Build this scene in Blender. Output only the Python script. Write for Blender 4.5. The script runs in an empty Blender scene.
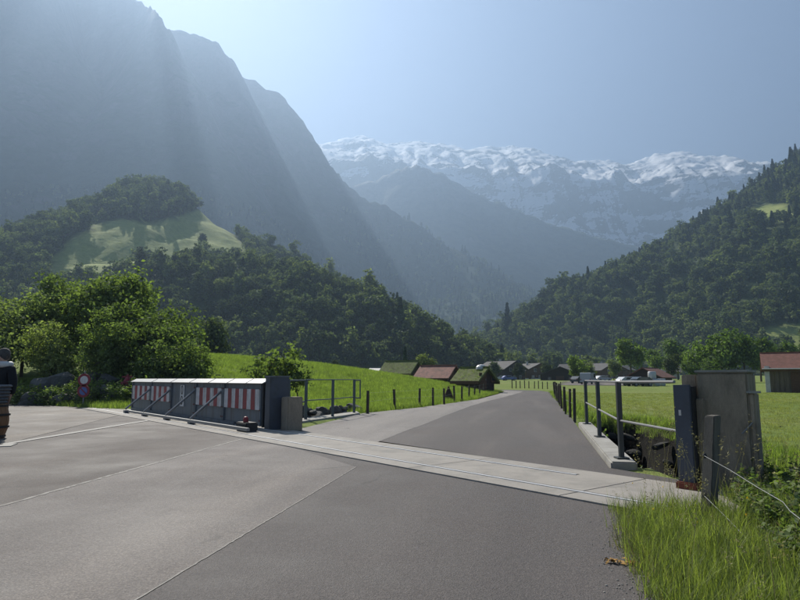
import bpy, bmesh, math, random
import numpy as np
from mathutils import Vector, Matrix
R = math.radians
random.seed(7); RNG = np.random.default_rng(7)
S = bpy.context.scene
COL = S.collection

# ------------------------------------------------------------------ camera, world, sun, exposure
CAM_H, FPX, PITCH = 1.2, 600.0, math.atan(79/600)
cd = bpy.data.cameras.new('camera'); cam = bpy.data.objects.new('camera', cd); COL.objects.link(cam)
cd.sensor_width = 36.0; cd.lens = 27.0; cd.clip_start = 0.05; cd.clip_end = 40000
cam.location = (0, 0, CAM_H); cam.rotation_euler = (R(90)+PITCH, 0, 0)
S.camera = cam
SUN_AZ, SUN_EL = -26.7, 41.2          # degrees, azimuth from +Y, negative to the left
W = bpy.data.worlds.new('World'); S.world = W; W.use_nodes = True
nt = W.node_tree; nt.nodes.clear()
o_ = nt.nodes.new('ShaderNodeOutputWorld'); b_ = nt.nodes.new('ShaderNodeBackground'); s_ = nt.nodes.new('ShaderNodeTexSky')
s_.sky_type = 'NISHITA'; s_.sun_disc = False; s_.sun_elevation = R(SUN_EL); s_.sun_rotation = R(SUN_AZ)
s_.altitude = 900; s_.air_density = 0.55; s_.dust_density = 0.6; s_.ozone_density = 1.5
b_.inputs['Strength'].default_value = 0.05
nt.links.new(s_.outputs[0], b_.inputs[0]); nt.links.new(b_.outputs[0], o_.inputs[0])
ld = bpy.data.lights.new('sun', 'SUN'); ld.energy = 5.0; ld.angle = R(0.5); ld.color = (1.0, 0.95, 0.87)
sun = bpy.data.objects.new('sun', ld); COL.objects.link(sun)
TO_SUN = Vector((math.sin(R(SUN_AZ))*math.cos(R(SUN_EL)), math.cos(R(SUN_AZ))*math.cos(R(SUN_EL)), math.sin(R(SUN_EL))))
sun.rotation_euler = TO_SUN.to_track_quat('Z', 'Y').to_euler(); sun.location = (-50, 100, 120)
S.view_settings.view_transform = 'Standard'; S.view_settings.look = 'None'
S.view_settings.exposure = 1.66; S.view_settings.gamma = 1.0; S.view_settings.use_curve_mapping = False
S.render.engine = 'CYCLES'
cy = S.cycles
cy.use_denoising = True; cy.max_bounces = 7; cy.diffuse_bounces = 2; cy.glossy_bounces = 2; cy.transmission_bounces = 3
cy.volume_bounces = 4; cy.transparent_max_bounces = 4; cy.caustics_reflective = False; cy.caustics_refractive = False
cy.sample_clamp_indirect = 4.0

# ------------------------------------------------------------------ helpers
CP, SP = math.cos(PITCH), math.sin(PITCH)
def ray(px, py):
    u, v = (px-400)/FPX, (300-py)/FPX
    return Vector((u, CP - v*SP, SP + v*CP))
def at(px, py, Y):                       # point of the place seen at a picture point, Y metres ahead
    d = ray(px, py); return Vector((0, 0, CAM_H)) + d*(Y/d.y)
def gp(px, py, z=0.0):                   # the same on a level plane
    d = ray(px, py); return Vector((0, 0, CAM_H)) + d*((z-CAM_H)/d.z)
def smooth(a, b, x):
    t = np.clip((np.asarray(x, float)-a)/(b-a), 0, 1); return t*t*(3-2*t)
def _h(ix, iy, s):
    n = (ix.astype(np.int64)*374761393 + iy.astype(np.int64)*668265263 + s*1442695041) & 0x7fffffff
    n = ((n ^ (n >> 13))*1274126177) & 0x7fffffff
    return ((n ^ (n >> 16)) & 0xffff)/65535.0
def vnoise(x, y, s=0):
    x = np.asarray(x, float); y = np.asarray(y, float)
    ix, iy = np.floor(x), np.floor(y); fx, fy = x-ix, y-iy
    fx = fx*fx*(3-2*fx); fy = fy*fy*(3-2*fy)
    a, b = _h(ix, iy, s), _h(ix+1, iy, s); c, d = _h(ix, iy+1, s), _h(ix+1, iy+1, s)
    return (a+(b-a)*fx)+((c+(d-c)*fx)-(a+(b-a)*fx))*fy
def fbm(x, y, s=0, o=5):
    t, a = 0, 0.5
    for i in range(o):
        t = t + a*(vnoise(x, y, s+i*17)-0.5); a *= 0.5; x = x*2.03+11.7; y = y*2.03-5.3
    return t*2
def ridged(x, y, s=0, o=5):
    t, a = 0, 0.5
    for i in range(o):
        t = t + a*(1-np.abs(2*vnoise(x, y, s+i*13)-1)); a *= 0.5; x = x*2.07+3.1; y = y*2.07+7.9
    return t
def in_poly(x, y, P):
    x = np.asarray(x, float); y = np.asarray(y, float); r = np.zeros(x.shape, bool); n = len(P)
    for i in range(n):
        (x1, y1), (x2, y2) = P[i][:2], P[(i+1) % n][:2]
        if y1 == y2: continue
        r ^= ((y1 > y) != (y2 > y)) & (x < (x2-x1)*(y-y1)/(y2-y1)+x1)
    return r
def seg_dist(x, y, P, closed=False):
    d = np.full(np.shape(x), 1e9)
    for i in range(len(P) if closed else len(P)-1):
        (x1, y1), (x2, y2) = P[i][:2], P[(i+1) % len(P)][:2]
        L = (x2-x1)**2+(y2-y1)**2+1e-9
        t = np.clip(((x-x1)*(x2-x1)+(y-y1)*(y2-y1))/L, 0, 1)
        d = np.minimum(d, np.hypot(x-x1-t*(x2-x1), y-y1-t*(y2-y1)))
    return d
def sdf(x, y, P):                        # positive inside
    d = seg_dist(x, y, P, True); return np.where(in_poly(x, y, P), d, -d)

class MB:
    def __init__(s): s.v = []; s.f = []
    def add(s, v, f):
        k = len(s.v); s.v += [tuple(p) for p in v]; s.f += [tuple(i+k for i in q) for q in f]; return s
    def box(s, c, d, m=None, taper=1.0):
        hx, hy, hz = d[0]/2, d[1]/2, d[2]/2
        P = [Vector((sx*hx*(taper if sz > 0 else 1), sy*hy*(taper if sz > 0 else 1), sz*hz)) for sz in (-1, 1) for sx, sy in ((-1,-1),(1,-1),(1,1),(-1,1))]
        if m is not None: P = [m @ p for p in P]
        c = Vector(c)
        return s.add([p+c for p in P], [(3,2,1,0),(4,5,6,7),(0,1,5,4),(1,2,6,5),(2,3,7,6),(3,0,4,7)])
    def tube(s, p0, p1, r0, r1=None, n=10, caps=True):
        p0, p1 = Vector(p0), Vector(p1); r1 = r0 if r1 is None else r1
        q = (p1-p0).to_track_quat('Z', 'Y'); v = []
        for p, r in ((p0, r0), (p1, r1)):
            for i in range(n):
                a = 2*math.pi*i/n; v.append(p + q @ Vector((r*math.cos(a), r*math.sin(a), 0)))
        f = [(i, (i+1) % n, n+(i+1) % n, n+i) for i in range(n)]
        if caps: f += [tuple(range(n-1, -1, -1)), tuple(range(n, 2*n))]
        return s.add(v, f)
    def path(s, pts, r, n=6):
        for a, b in zip(pts[:-1], pts[1:]): s.tube(a, b, r, r, n)
        return s
    def lathe(s, prof, c=(0,0,0), n=16):
        v = []; c = Vector(c)
        for r, z in prof:
            for i in range(n):
                a = 2*math.pi*i/n; v.append(c+Vector((r*math.cos(a), r*math.sin(a), z)))
        f = [(j*n+i, j*n+(i+1) % n, (j+1)*n+(i+1) % n, (j+1)*n+i) for j in range(len(prof)-1) for i in range(n)]
        f += [tuple(range(n-1, -1, -1)), tuple(range((len(prof)-1)*n, len(prof)*n))]
        return s.add(v, f)
    def prism(s, poly, z0, z1):          # poly in xy
        n = len(poly)
        a = sum(poly[i][0]*poly[(i+1) % n][1]-poly[(i+1) % n][0]*poly[i][1] for i in range(n))
        if a < 0: poly = list(reversed(poly))
        v = [(p[0], p[1], z0) for p in poly]+[(p[0], p[1], z1) for p in poly]
        return s.add(v, [tuple(range(n-1, -1, -1)), tuple(range(n, 2*n))]+[(i, (i+1) % n, n+(i+1) % n, n+i) for i in range(n)])
    def extr(s, poly, axis, a, b):       # profile polygon swept along 'x' or 'y'; poly = (other, z)
        n = len(poly)
        mk = (lambda t, p: (t, p[0], p[1])) if axis == 'x' else (lambda t, p: (p[0], t, p[1]))
        v = [mk(a, p) for p in poly]+[mk(b, p) for p in poly]
        s.add(v, [tuple(range(n-1, -1, -1)), tuple(range(n, 2*n))]+[(i, (i+1) % n, n+(i+1) % n, n+i) for i in range(n)])
        return s
    def mesh(s, name='mesh', bevel=0, fix=True):
        me = bpy.data.meshes.new(name); me.from_pydata(s.v, [], s.f)
        if fix or bevel:
            bm = bmesh.new(); bm.from_mesh(me); bmesh.ops.recalc_face_normals(bm, faces=bm.faces)
            if bevel: bmesh.ops.bevel(bm, geom=[e for e in bm.edges], offset=bevel, segments=2, affect='EDGES', clamp_overlap=True)
            bm.to_mesh(me); bm.free()
        me.update(); return me
def link(name, me, m=None, parent=None, loc=None, rot=None, smooth_=False):
    o = bpy.data.objects.new(name, me); COL.objects.link(o)
    if me is not None and m is not None and not me.materials: me.materials.append(m)
    if parent: o.parent = parent
    if loc is not None: o.location = loc
    if rot is not None: o.rotation_euler = rot
    if smooth_ and me is not None: me.polygons.foreach_set('use_smooth', [True]*len(me.polygons))
    return o
def npmesh(name, V, F):                  # fast mesh from arrays, F (n,3) or (n,4)
    V = np.asarray(V, np.float32); F = np.asarray(F, np.int32); me = bpy.data.meshes.new(name)
    k = F.shape[1]; me.vertices.add(len(V)); me.vertices.foreach_set('co', V.ravel())
    me.loops.add(F.size); me.loops.foreach_set('vertex_index', F.ravel())
    me.polygons.add(len(F)); me.polygons.foreach_set('loop_start', np.arange(0, F.size, k, dtype=np.int32))
    me.update(calc_edges=True); me.validate(); return me
def tag(o, label=None, cat=None, group=None, kind=None):
    for k, v in (('label', label), ('category', cat), ('group', group), ('kind', kind)):
        if v: o[k] = v
    return o
def empty(name, loc=(0,0,0), rz=0, label=None, cat=None, group=None):
    o = bpy.data.objects.new(name, None); COL.objects.link(o); o.location = loc; o.rotation_euler = (0, 0, rz)
    o.empty_display_size = 0.1
    return tag(o, label, cat, group)
def copy_tree(o, parent=None):
    c = o.copy(); COL.objects.link(c)
    if parent: c.parent = parent
    for ch in list(o.children): copy_tree(ch, c)
    return c

# ------------------------------------------------------------------ materials
def nmat(name):
    m = bpy.data.materials.new(name); m.use_nodes = True; t = m.node_tree
    return m, t, t.nodes['Principled BSDF'], t.nodes['Material Output']
def N(t, kind, **k):
    n = t.nodes.new(kind)
    for a, v in k.items():
        if a in n.inputs: n.inputs[a].default_value = v
        else: setattr(n, a, v)
    return n
def noise(t, scale, detail=5, rough=0.6, coord='Object', stretch=None):
    tc = N(t, 'ShaderNodeTexCoord'); src = tc.outputs[coord]
    if stretch:
        mp = N(t, 'ShaderNodeMapping'); mp.inputs['Scale'].default_value = stretch; t.links.new(src, mp.inputs[0]); src = mp.outputs[0]
    n = N(t, 'ShaderNodeTexNoise'); n.inputs['Scale'].default_value = scale; n.inputs['Detail'].default_value = detail; n.inputs['Roughness'].default_value = rough
    t.links.new(src, n.inputs['Vector']); return n.outputs[0]
def ramp(t, src, stops):
    r = N(t, 'ShaderNodeValToRGB'); e = r.color_ramp.elements
    while len(e) > 1: e.remove(e[-1])
    e[0].position = stops[0][0]; e[0].color = (*stops[0][1], 1) if len(stops[0][1]) == 3 else stops[0][1]
    for p, c in stops[1:]:
        x = e.new(p); x.color = (*c, 1)
    t.links.new(src, r.inputs[0]); return r.outputs[0]
def mixc(t, f, a, b, mode='MIX'):
    m = N(t, 'ShaderNodeMix', data_type='RGBA', blend_type=mode)
    for sock, v in ((m.inputs[0], f), (m.inputs[6], a), (m.inputs[7], b)):
        if hasattr(v, 'is_linked') or isinstance(v, bpy.types.NodeSocket): t.links.new(v, sock)
        elif isinstance(v, (int, float)): sock.default_value = v
        else: sock.default_value = (*v, 1)
    return m.outputs[2]
def math_(t, op, a, b=0.0):
    m = N(t, 'ShaderNodeMath', operation=op)
    for i, v in enumerate((a, b)):
        if isinstance(v, bpy.types.NodeSocket): t.links.new(v, m.inputs[i])
        else: m.inputs[i].default_value = v
    return m.outputs[0]
def bump(t, src, strength, dist=0.02):
    b = N(t, 'ShaderNodeBump'); b.inputs['Strength'].default_value = strength; b.inputs['Distance'].default_value = dist
    t.links.new(src, b.inputs['Height']); return b.outputs[0]
def surf(name, c, var=0.25, scale=3.0, rough=0.75, bs=0.3, bd=0.01, fine=40.0, metal=0.0, dirt=None, stretch=None, spec=0.4):
    """plain surface: base colour with two scales of mottling, fine relief and optional dirt stains"""
    m, t, p, out = nmat(name)
    lo = tuple(x*(1-var) for x in c); hi = tuple(min(1, x*(1+var)) for x in c)
    n1 = noise(t, scale, 6, 0.62, stretch=stretch); n2 = noise(t, fine, 3, 0.7, stretch=stretch)
    col = ramp(t, n1, [(0.3, lo), (0.7, hi)])
    col = mixc(t, 0.35, col, ramp(t, n2, [(0.3, lo), (0.7, hi)]))
    if dirt:
        d = ramp(t, noise(t, scale*0.6+0.7, 7, 0.7, stretch=stretch), [(0.48, (0,0,0)), (0.66, (1,1,1))])
        col = mixc(t, math_(t, 'MULTIPLY', d, 0.7), col, dirt)
    t.links.new(col, p.inputs['Base Color']); p.inputs['Roughness'].default_value = rough; p.inputs['Metallic'].default_value = metal
    p.inputs['Specular IOR Level'].default_value = spec
    t.links.new(bump(t, n2, bs, bd), p.inputs['Normal'])
    return m
def leafmat(name, c, trans=0.45, hv=0.35, tc=None):
    m, t, p, out = nmat(name); t.nodes.remove(p)
    oi = N(t, 'ShaderNodeObjectInfo'); g = N(t, 'ShaderNodeNewGeometry')
    r1 = ramp(t, oi.outputs['Random'], [(0.0, tuple(x*(1-hv) for x in c)), (0.5, c), (1.0, (c[0]*(1+hv*1.3), c[1]*(1+hv), c[2]*(1+hv*.4)))])
    r2 = ramp(t, g.outputs['Random Per Island'], [(0.0, (0.6,0.62,0.6)), (1.0, (1.4,1.38,1.25))])
    col = mixc(t, 1.0, r1, r2, 'MULTIPLY')
    d = N(t, 'ShaderNodeBsdfDiffuse'); tr = N(t, 'ShaderNodeBsdfTranslucent'); gl = N(t, 'ShaderNodeBsdfGlossy'); gl.inputs['Roughness'].default_value = 0.6
    t.links.new(col, d.inputs[0])
    tcol = mixc(t, 1.0, col, tc or (1.4, 1.6, 0.68), 'MULTIPLY'); t.links.new(tcol, tr.inputs[0])
    gl.inputs[0].default_value = (0.8, 0.85, 0.8, 1)
    mx = N(t, 'ShaderNodeMixShader'); mx.inputs[0].default_value = trans; t.links.new(d.outputs[0], mx.inputs[1]); t.links.new(tr.outputs[0], mx.inputs[2])
    m2 = N(t, 'ShaderNodeMixShader'); m2.inputs[0].default_value = 0.02; t.links.new(mx.outputs[0], m2.inputs[1]); t.links.new(gl.outputs[0], m2.inputs[2])
    t.links.new(m2.outputs[0], out.inputs[0]); return m
def asphalt(name, c, seed=0.0, patchy=0.18):
    m, t, p, out = nmat(name)
    tc = N(t, 'ShaderNodeTexCoord'); mp = N(t, 'ShaderNodeMapping'); mp.inputs['Location'].default_value = (seed, seed*1.7, 0); t.links.new(tc.outputs['Object'], mp.inputs[0])
    def nz(sc, de, ro):
        n = N(t, 'ShaderNodeTexNoise'); n.inputs['Scale'].default_value = sc; n.inputs['Detail'].default_value = de; n.inputs['Roughness'].default_value = ro
        t.links.new(mp.outputs[0], n.inputs['Vector']); return n.outputs[0]
    a, b, cc = nz(0.55, 6, .65), nz(28, 4, .75), nz(95, 2, .8)
    col = ramp(t, a, [(0.3, tuple(x*(1-patchy) for x in c)), (0.7, tuple(x*(1+patchy) for x in c))])
    vo = N(t, 'ShaderNodeTexVoronoi'); vo.inputs['Scale'].default_value = 110; t.links.new(mp.outputs[0], vo.inputs['Vector'])
    bw = N(t, 'ShaderNodeRGBToBW'); t.links.new(vo.outputs['Color'], bw.inputs[0])
    agg = ramp(t, bw.outputs[0], [(0.2, (0.74,0.74,0.74)), (0.55, (0.98,0.98,0.98)), (0.8, (1.34,1.33,1.3))])
    col = mixc(t, 1.0, col, agg, 'MULTIPLY')
    col = mixc(t, 1.0, col, ramp(t, b, [(0.3, (0.87,0.87,0.88)), (0.7, (1.13,1.12,1.1))]), 'MULTIPLY')
    mp2 = N(t, 'ShaderNodeMapping'); mp2.vector_type = 'TEXTURE'; mp2.inputs['Rotation'].default_value = (0, 0, R(78)); mp2.inputs['Scale'].default_value = (9.0, .9, 1); t.links.new(mp.outputs[0], mp2.inputs[0])
    wn = N(t, 'ShaderNodeTexNoise'); wn.inputs['Scale'].default_value = .9; wn.inputs['Detail'].default_value = 5; t.links.new(mp2.outputs[0], wn.inputs['Vector'])
    col = mixc(t, 1.0, col, ramp(t, wn.outputs[0], [(0.35, (.84,.84,.85)), (0.55, (1.02,1.02,1.02)), (0.68, (1.26,1.25,1.22))]), 'MULTIPLY')
    st = ramp(t, nz(1.7, 3, .5), [(0.66, (1,1,1)), (0.74, (.80,.80,.80))]); col = mixc(t, 1.0, col, st, 'MULTIPLY')
    sp = ramp(t, nz(3.1, 8, .85), [(0.70, (0,0,0)), (0.76, (.5,.5,.5))]); col = mixc(t, sp, col, (0.26, 0.24, 0.20))
    vc = N(t, 'ShaderNodeTexVoronoi', feature='DISTANCE_TO_EDGE'); vc.inputs['Scale'].default_value = .38
    wv = N(t, 'ShaderNodeTexNoise'); wv.inputs['Scale'].default_value = 1.3; wv.inputs['Detail'].default_value = 6; t.links.new(mp.outputs[0], wv.inputs['Vector'])
    va = N(t, 'ShaderNodeMix', data_type='VECTOR'); va.inputs[0].default_value = .3; t.links.new(mp.outputs[0], va.inputs[4]); t.links.new(wv.outputs['Color'], va.inputs[5]); t.links.new(va.outputs[1], vc.inputs['Vector'])
    ck = math_(t, 'MULTIPLY', ramp(t, vc.outputs['Distance'], [(0.0, (1,1,1)), (0.006, (0,0,0))]), ramp(t, nz(.5, 2, .5), [(0.52, (0,0,0)), (0.60, (.75,.75,.75))]))
    col = mixc(t, ck, col, (0.03, 0.028, 0.026))
    t.links.new(col, p.inputs['Base Color']); p.inputs['Specular IOR Level'].default_value = 0.35
    t.links.new(ramp(t, a, [(0.3, (0.7,)*3), (0.7, (0.9,)*3)]), p.inputs['Roughness'])
    h = math_(t, 'ADD', vo.outputs['Distance'], math_(t, 'MULTIPLY', cc, 0.6))
    t.links.new(bump(t, h, 0.5, 0.006), p.inputs['Normal']); return m
M = {}
M['concrete'] = surf('concrete', (0.30, 0.285, 0.25), .18, 2.2, .85, .35, .006, 55, dirt=(0.17, 0.16, 0.14))
M['old_concrete'] = surf('old_concrete', (0.285, 0.235, 0.17), .35, 2.6, .9, .7, .014, 45, dirt=(0.10, 0.085, 0.062), stretch=(1, 1, .35))
M['slab_concrete'] = surf('slab_concrete', (0.275, 0.25, 0.215), .16, 1.4, .85, .3, .004, 70, dirt=(0.17, 0.16, 0.14))
M['grey_steel'] = surf('grey_steel', (0.13, 0.145, 0.155), .25, 3, .5, .15, .003, 60, dirt=(0.085, 0.062, 0.045), stretch=(2.2, 2.2, .25))
M['slate_steel'] = surf('slate_steel', (0.06, 0.068, 0.085), .15, 3, .45, .12, .003, 60, dirt=(0.045, 0.045, 0.045))
M['galv'] = surf('galvanised_steel', (0.20, 0.20, 0.195), .15, 9, .5, .1, .002, 80, metal=.25)
M['track'] = surf('track_steel', (0.50, 0.49, 0.47), .15, 9, .5, .1, .002, 80)
M['rail_dark'] = surf('rail_dark', (0.055, 0.06, 0.06), .2, 9, .5, .15, .002, 80)
M['rail_green'] = surf('rail_green', (0.085, 0.105, 0.105), .2, 9, .5, .15, .002, 80)
M['white_sheet'] = surf('white_sheet', (0.47, 0.465, 0.445), .1, 3, .45, .1, .003, 30, dirt=(0.4, 0.38, 0.34))
M['white_paint'] = surf('white_paint', (0.62, 0.6, 0.56), .12, 6, .6, .1, .002, 60, dirt=(0.38, 0.34, 0.3))
M['red_paint'] = surf('red_paint', (0.22, 0.025, 0.03), .2, 5, .5, .1, .002, 60, dirt=(0.2, 0.03, 0.03))
M['rust'] = surf('rust', (0.20, 0.055, 0.03), .35, 9, .85, .4, .004, 60, dirt=(0.1, 0.035, 0.02))
M['black_paint'] = surf('black_paint', (0.02, 0.02, 0.02), .2, 6, .6, .1, .002, 60)
M['grey_wood'] = surf('grey_wood', (0.13, 0.115, 0.095), .35, 3, .9, .6, .006, 30, dirt=(0.06, 0.055, 0.045), stretch=(6, 6, .6))
M['post_wood'] = surf('post_wood', (0.07, 0.055, 0.04), .35, 4, .9, .5, .006, 30, stretch=(5, 5, .7))
M['dark_wood'] = surf('dark_wood', (0.045, 0.03, 0.022), .35, 2, .85, .4, .006, 25, stretch=(.3, 3, 6))
M['brown_wood'] = surf('brown_wood', (0.11, 0.06, 0.035), .35, 2, .85, .4, .006, 25, stretch=(.3, 3, 6))
M['barn_board'] = surf('barn_board', (0.15, 0.115, 0.08), .35, 1.2, .9, .5, .01, 14, dirt=(0.06, 0.05, 0.04), stretch=(4, 4, .4))
M['barrel_wood'] = surf('barrel_wood', (0.23, 0.115, 0.05), .3, 5, .6, .3, .004, 40, stretch=(8, 8, .6))
M['plaster'] = surf('plaster', (0.5, 0.48, 0.44), .12, 2, .9, .2, .004, 40, dirt=(0.35, 0.32, 0.28))
M['red_tile'] = surf('red_tile', (0.22, 0.10, 0.072), .3, 2.5, .85, .5, .02, 9, dirt=(0.15, 0.075, 0.055))
def tile_rows(m):
    t = m.node_tree; p = t.nodes['Principled BSDF']; tc = N(t, 'ShaderNodeTexCoord'); w = N(t, 'ShaderNodeTexWave', bands_direction='Z', wave_profile='SAW'); w.inputs['Scale'].default_value = 1.9; w.inputs['Distortion'].default_value = .6
    t.links.new(tc.outputs['Object'], w.inputs['Vector']); src = p.inputs['Base Color'].links[0].from_socket
    t.links.new(mixc(t, 1.0, src, ramp(t, w.outputs[0], [(0.0, (.62,.6,.6)), (.3, (1,1,1)), (1.0, (1.08,1.06,1.05))]), 'MULTIPLY'), p.inputs['Base Color'])
    t.links.new(bump(t, w.outputs[0], .8, .05), p.inputs['Normal'])
tile_rows(M['red_tile'])
M['brown_tile'] = surf('brown_tile', (0.26, 0.125, 0.09), .3, 2.5, .85, .5, .02, 9, dirt=(0.10, 0.07, 0.055))
M['grey_tile'] = surf('grey_tile', (0.062, 0.058, 0.055), .25, 1.5, .8, .4, .02, 9)
M['glass'] = surf('glass', (0.03, 0.035, 0.04), .1, 2, .08, 0, .001, 20, spec=.8)
M['rock'] = surf('rock', (0.10, 0.098, 0.09), .5, 1.6, .9, .8, .05, 9, dirt=(0.06, 0.065, 0.045))
M['bark'] = surf('bark', (0.075, 0.058, 0.042), .4, 3, .95, .9, .03, 14, stretch=(3, 3, .6))
M['gravel'] = asphalt('gravel', (0.125, 0.108, 0.09), 3.3, .35)
M['asphalt_dark'] = asphalt('asphalt_dark', (0.075, 0.065, 0.060), 0.0, .2)
M['asphalt_light'] = asphalt('asphalt_light', (0.124, 0.109, 0.098), 5.0, .15)
M['asphalt_pale'] = asphalt('asphalt_pale', (0.185, 0.168, 0.152), 15.0, .12)
M['asphalt_drive'] = asphalt('asphalt_drive', (0.076, 0.063, 0.054), 9.0, .3)
M['seam'] = surf('seam', (0.27, 0.25, 0.22), .3, 5, .9, .3, .004, 60)
M['tar'] = surf('tar', (0.035, 0.033, 0.032), .3, 6, .6, .3, .004, 60)
M['wire'] = surf('wire', (0.34, 0.34, 0.32), .1, 9, .5, 0, .001, 60)
M['jacket'] = surf('jacket', (0.011, 0.011, 0.013), .3, 12, .9, .4, .006, 60)
M['trousers'] = surf('trousers', (0.03, 0.03, 0.035), .2, 12, .9, .4, .006, 60)
M['skin'] = surf('skin', (0.45, 0.27, 0.19), .1, 12, .55, .1, .002, 60)
M['hair'] = surf('hair', (0.06, 0.055, 0.05), .9, 7, .8, .4, .006, 90)
M['basket'] = surf('basket', (0.12, 0.125, 0.13), .4, 14, .8, .8, .01, 40)
M['car_white'] = surf('car_white', (0.38, 0.39, 0.40), .04, 2, .25, 0, .001, 20, spec=.6)
M['car_blue'] = surf('car_blue', (0.06, 0.10, 0.30), .1, 2, .3, 0, .001, 20, spec=.6)
M['car_dark'] = surf('car_dark', (0.03, 0.032, 0.036), .1, 2, .25, 0, .001, 20, spec=.6)
M['bale'] = surf('bale', (0.42, 0.43, 0.43), .08, 4, .35, .5, .02, 12)
M['dry'] = surf('dry_leaf', (0.42, 0.24, 0.07), .4, 20, .9, .2, .002, 60)
M['leaf_near'] = leafmat('leaf_near', (0.125, 0.165, 0.062), .5, .2)
M['leaf_pale'] = leafmat('leaf_pale', (0.16, 0.195, 0.09), .5, .2)
M['leaf_wood'] = leafmat('leaf_wood', (0.082, 0.110, 0.060), .45, .6, (1.4, 1.5, .7))
M['leaf_lit'] = leafmat('leaf_lit', (0.10, 0.145, 0.05), .45, .25)
M['needle'] = leafmat('needle', (0.026, 0.048, 0.026), .15, .4, (1.2, 1.3, .8))
M['grass_blade'] = leafmat('grass_blade', (0.185, 0.24, 0.075), .5, .4)
M['verge_blade'] = leafmat('verge_blade', (0.165, 0.20, 0.07), .5, .5)
M['grass_short'] = leafmat('grass_short', (0.21, 0.225, 0.085), .45, .3)
M['grass_stem'] = leafmat('grass_stem', (0.20, 0.19, 0.10), .4, .3, (1.1, 1.1, .8))
M['weed'] = leafmat('weed', (0.11, 0.15, 0.06), .45, .35)
M['flower'] = leafmat('flower', (0.6, 0.42, 0.03), .3, .2, (1, 1, .6))

def ground_mat():
    m, t, p, out = nmat('meadow_ground')
    n1, n2, n3 = noise(t, .12, 6, .6), noise(t, 2.2, 5, .7), noise(t, 24, 3, .8)
    g = ramp(t, n1, [(0.3, (0.135,0.185,0.045)), (0.5, (0.17,0.215,0.06)), (0.62, (0.19,0.21,0.07)), (0.75, (0.225,0.225,0.095))])
    g = mixc(t, 1.0, g, ramp(t, n2, [(0.3, (.75,.78,.7)), (0.7, (1.2,1.18,1.15))]), 'MULTIPLY')
    g = mixc(t, 1.0, g, ramp(t, n3, [(0.25, (.6,.62,.6)), (0.75, (1.35,1.33,1.25))]), 'MULTIPLY')
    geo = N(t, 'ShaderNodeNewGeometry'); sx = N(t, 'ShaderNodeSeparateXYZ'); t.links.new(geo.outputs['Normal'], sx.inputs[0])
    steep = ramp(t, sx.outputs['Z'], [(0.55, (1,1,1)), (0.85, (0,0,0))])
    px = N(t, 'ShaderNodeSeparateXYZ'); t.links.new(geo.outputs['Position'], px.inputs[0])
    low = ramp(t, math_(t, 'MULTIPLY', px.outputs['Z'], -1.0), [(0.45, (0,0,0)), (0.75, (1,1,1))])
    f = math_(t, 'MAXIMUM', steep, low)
    shaded_earth = ramp(t, noise(t, 3.5, 6, .7), [(0.3, (0.008,0.008,0.007)), (0.7, (0.026,0.024,0.020))])  # creek bank earth, blackened so its colour holds the shade of the gully
    t.links.new(mixc(t, f, g, shaded_earth), p.inputs['Base Color']); p.inputs['Roughness'].default_value = .95; p.inputs['Specular IOR Level'].default_value = .1
    h = math_(t, 'ADD', n3, n2); t.links.new(bump(t, h, .7, .06), p.inputs['Normal']); return m
def slope_mat(name, grass, wood, rock, z_rock=None, snow=None, sc=1.0):
    m, t, p, out = nmat(name)
    geo = N(t, 'ShaderNodeNewGeometry'); sn = N(t, 'ShaderNodeSeparateXYZ'); t.links.new(geo.outputs['True Normal'], sn.inputs[0])
    ps = N(t, 'ShaderNodeSeparateXYZ'); t.links.new(geo.outputs['Position'], ps.inputs[0])
    n1 = noise(t, .004*sc, 8, .65); n2 = noise(t, .03*sc, 6, .7); n3 = noise(t, .02*sc, 8, .75, stretch=(1, 1, .25))
    veg = mixc(t, ramp(t, n2, [(0.42, (0,0,0)), (0.55, (1,1,1))]), wood, grass)
    rk = ramp(t, n3, [(0.3, tuple(x*.55 for x in rock)), (0.7, tuple(x*1.35 for x in rock))])
    st = math_(t, 'ADD', sn.outputs['Z'], math_(t, 'MULTIPLY', math_(t, 'SUBTRACT', n1, .5), 1.0))
    f = ramp(t, st, [(0.36, (1,1,1)), (0.56, (0,0,0))])
    if z_rock:
        zz = math_(t, 'ADD', ps.outputs['Z'], math_(t, 'MULTIPLY', math_(t, 'SUBTRACT', n2, .5), z_rock*.8))
        f = math_(t, 'MAXIMUM', f, ramp(t, math_(t, 'DIVIDE', zz, z_rock*2), [(0.42, (0,0,0)), (0.55, (1,1,1))]))
    col = mixc(t, f, veg, rk)
    if snow:
        z0, z1 = snow
        big = noise(t, .0030, 8, .6, stretch=(1, 1, 2.6)); fin = noise(t, .015, 8, .75, stretch=(1, 1, 3.0))
        a = math_(t, 'DIVIDE', math_(t, 'SUBTRACT', ps.outputs['Z'], z0), z1-z0)
        a = math_(t, 'MINIMUM', math_(t, 'MINIMUM', a, 0.62), math_(t, 'MULTIPLY', a, 5.0))
        v = math_(t, 'ADD', math_(t, 'MULTIPLY', math_(t, 'SUBTRACT', big, .5), 5.0), math_(t, 'MULTIPLY', math_(t, 'SUBTRACT', fin, .5), 2.0))
        v = math_(t, 'ADD', v, math_(t, 'SUBTRACT', math_(t, 'MULTIPLY', math_(t, 'SUBTRACT', sn.outputs['Z'], .55), 2.0), math_(t, 'MULTIPLY', sn.outputs['X'], .55)))  # also whitens left-facing sides, putting the sun's side into the snow colour
        v = math_(t, 'SUBTRACT', math_(t, 'ADD', v, a), -.08)
        sf = ramp(t, v, [(0.68, (0,0,0)), (0.73, (1,1,1))])
        col = mixc(t, sf, col, (0.92, 0.93, 0.95))
    t.links.new(col, p.inputs['Base Color']); p.inputs['Roughness'].default_value = .95; p.inputs['Specular IOR Level'].default_value = .1
    t.links.new(bump(t, n2, .8, 12.0/sc), p.inputs['Normal']); return m

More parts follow.
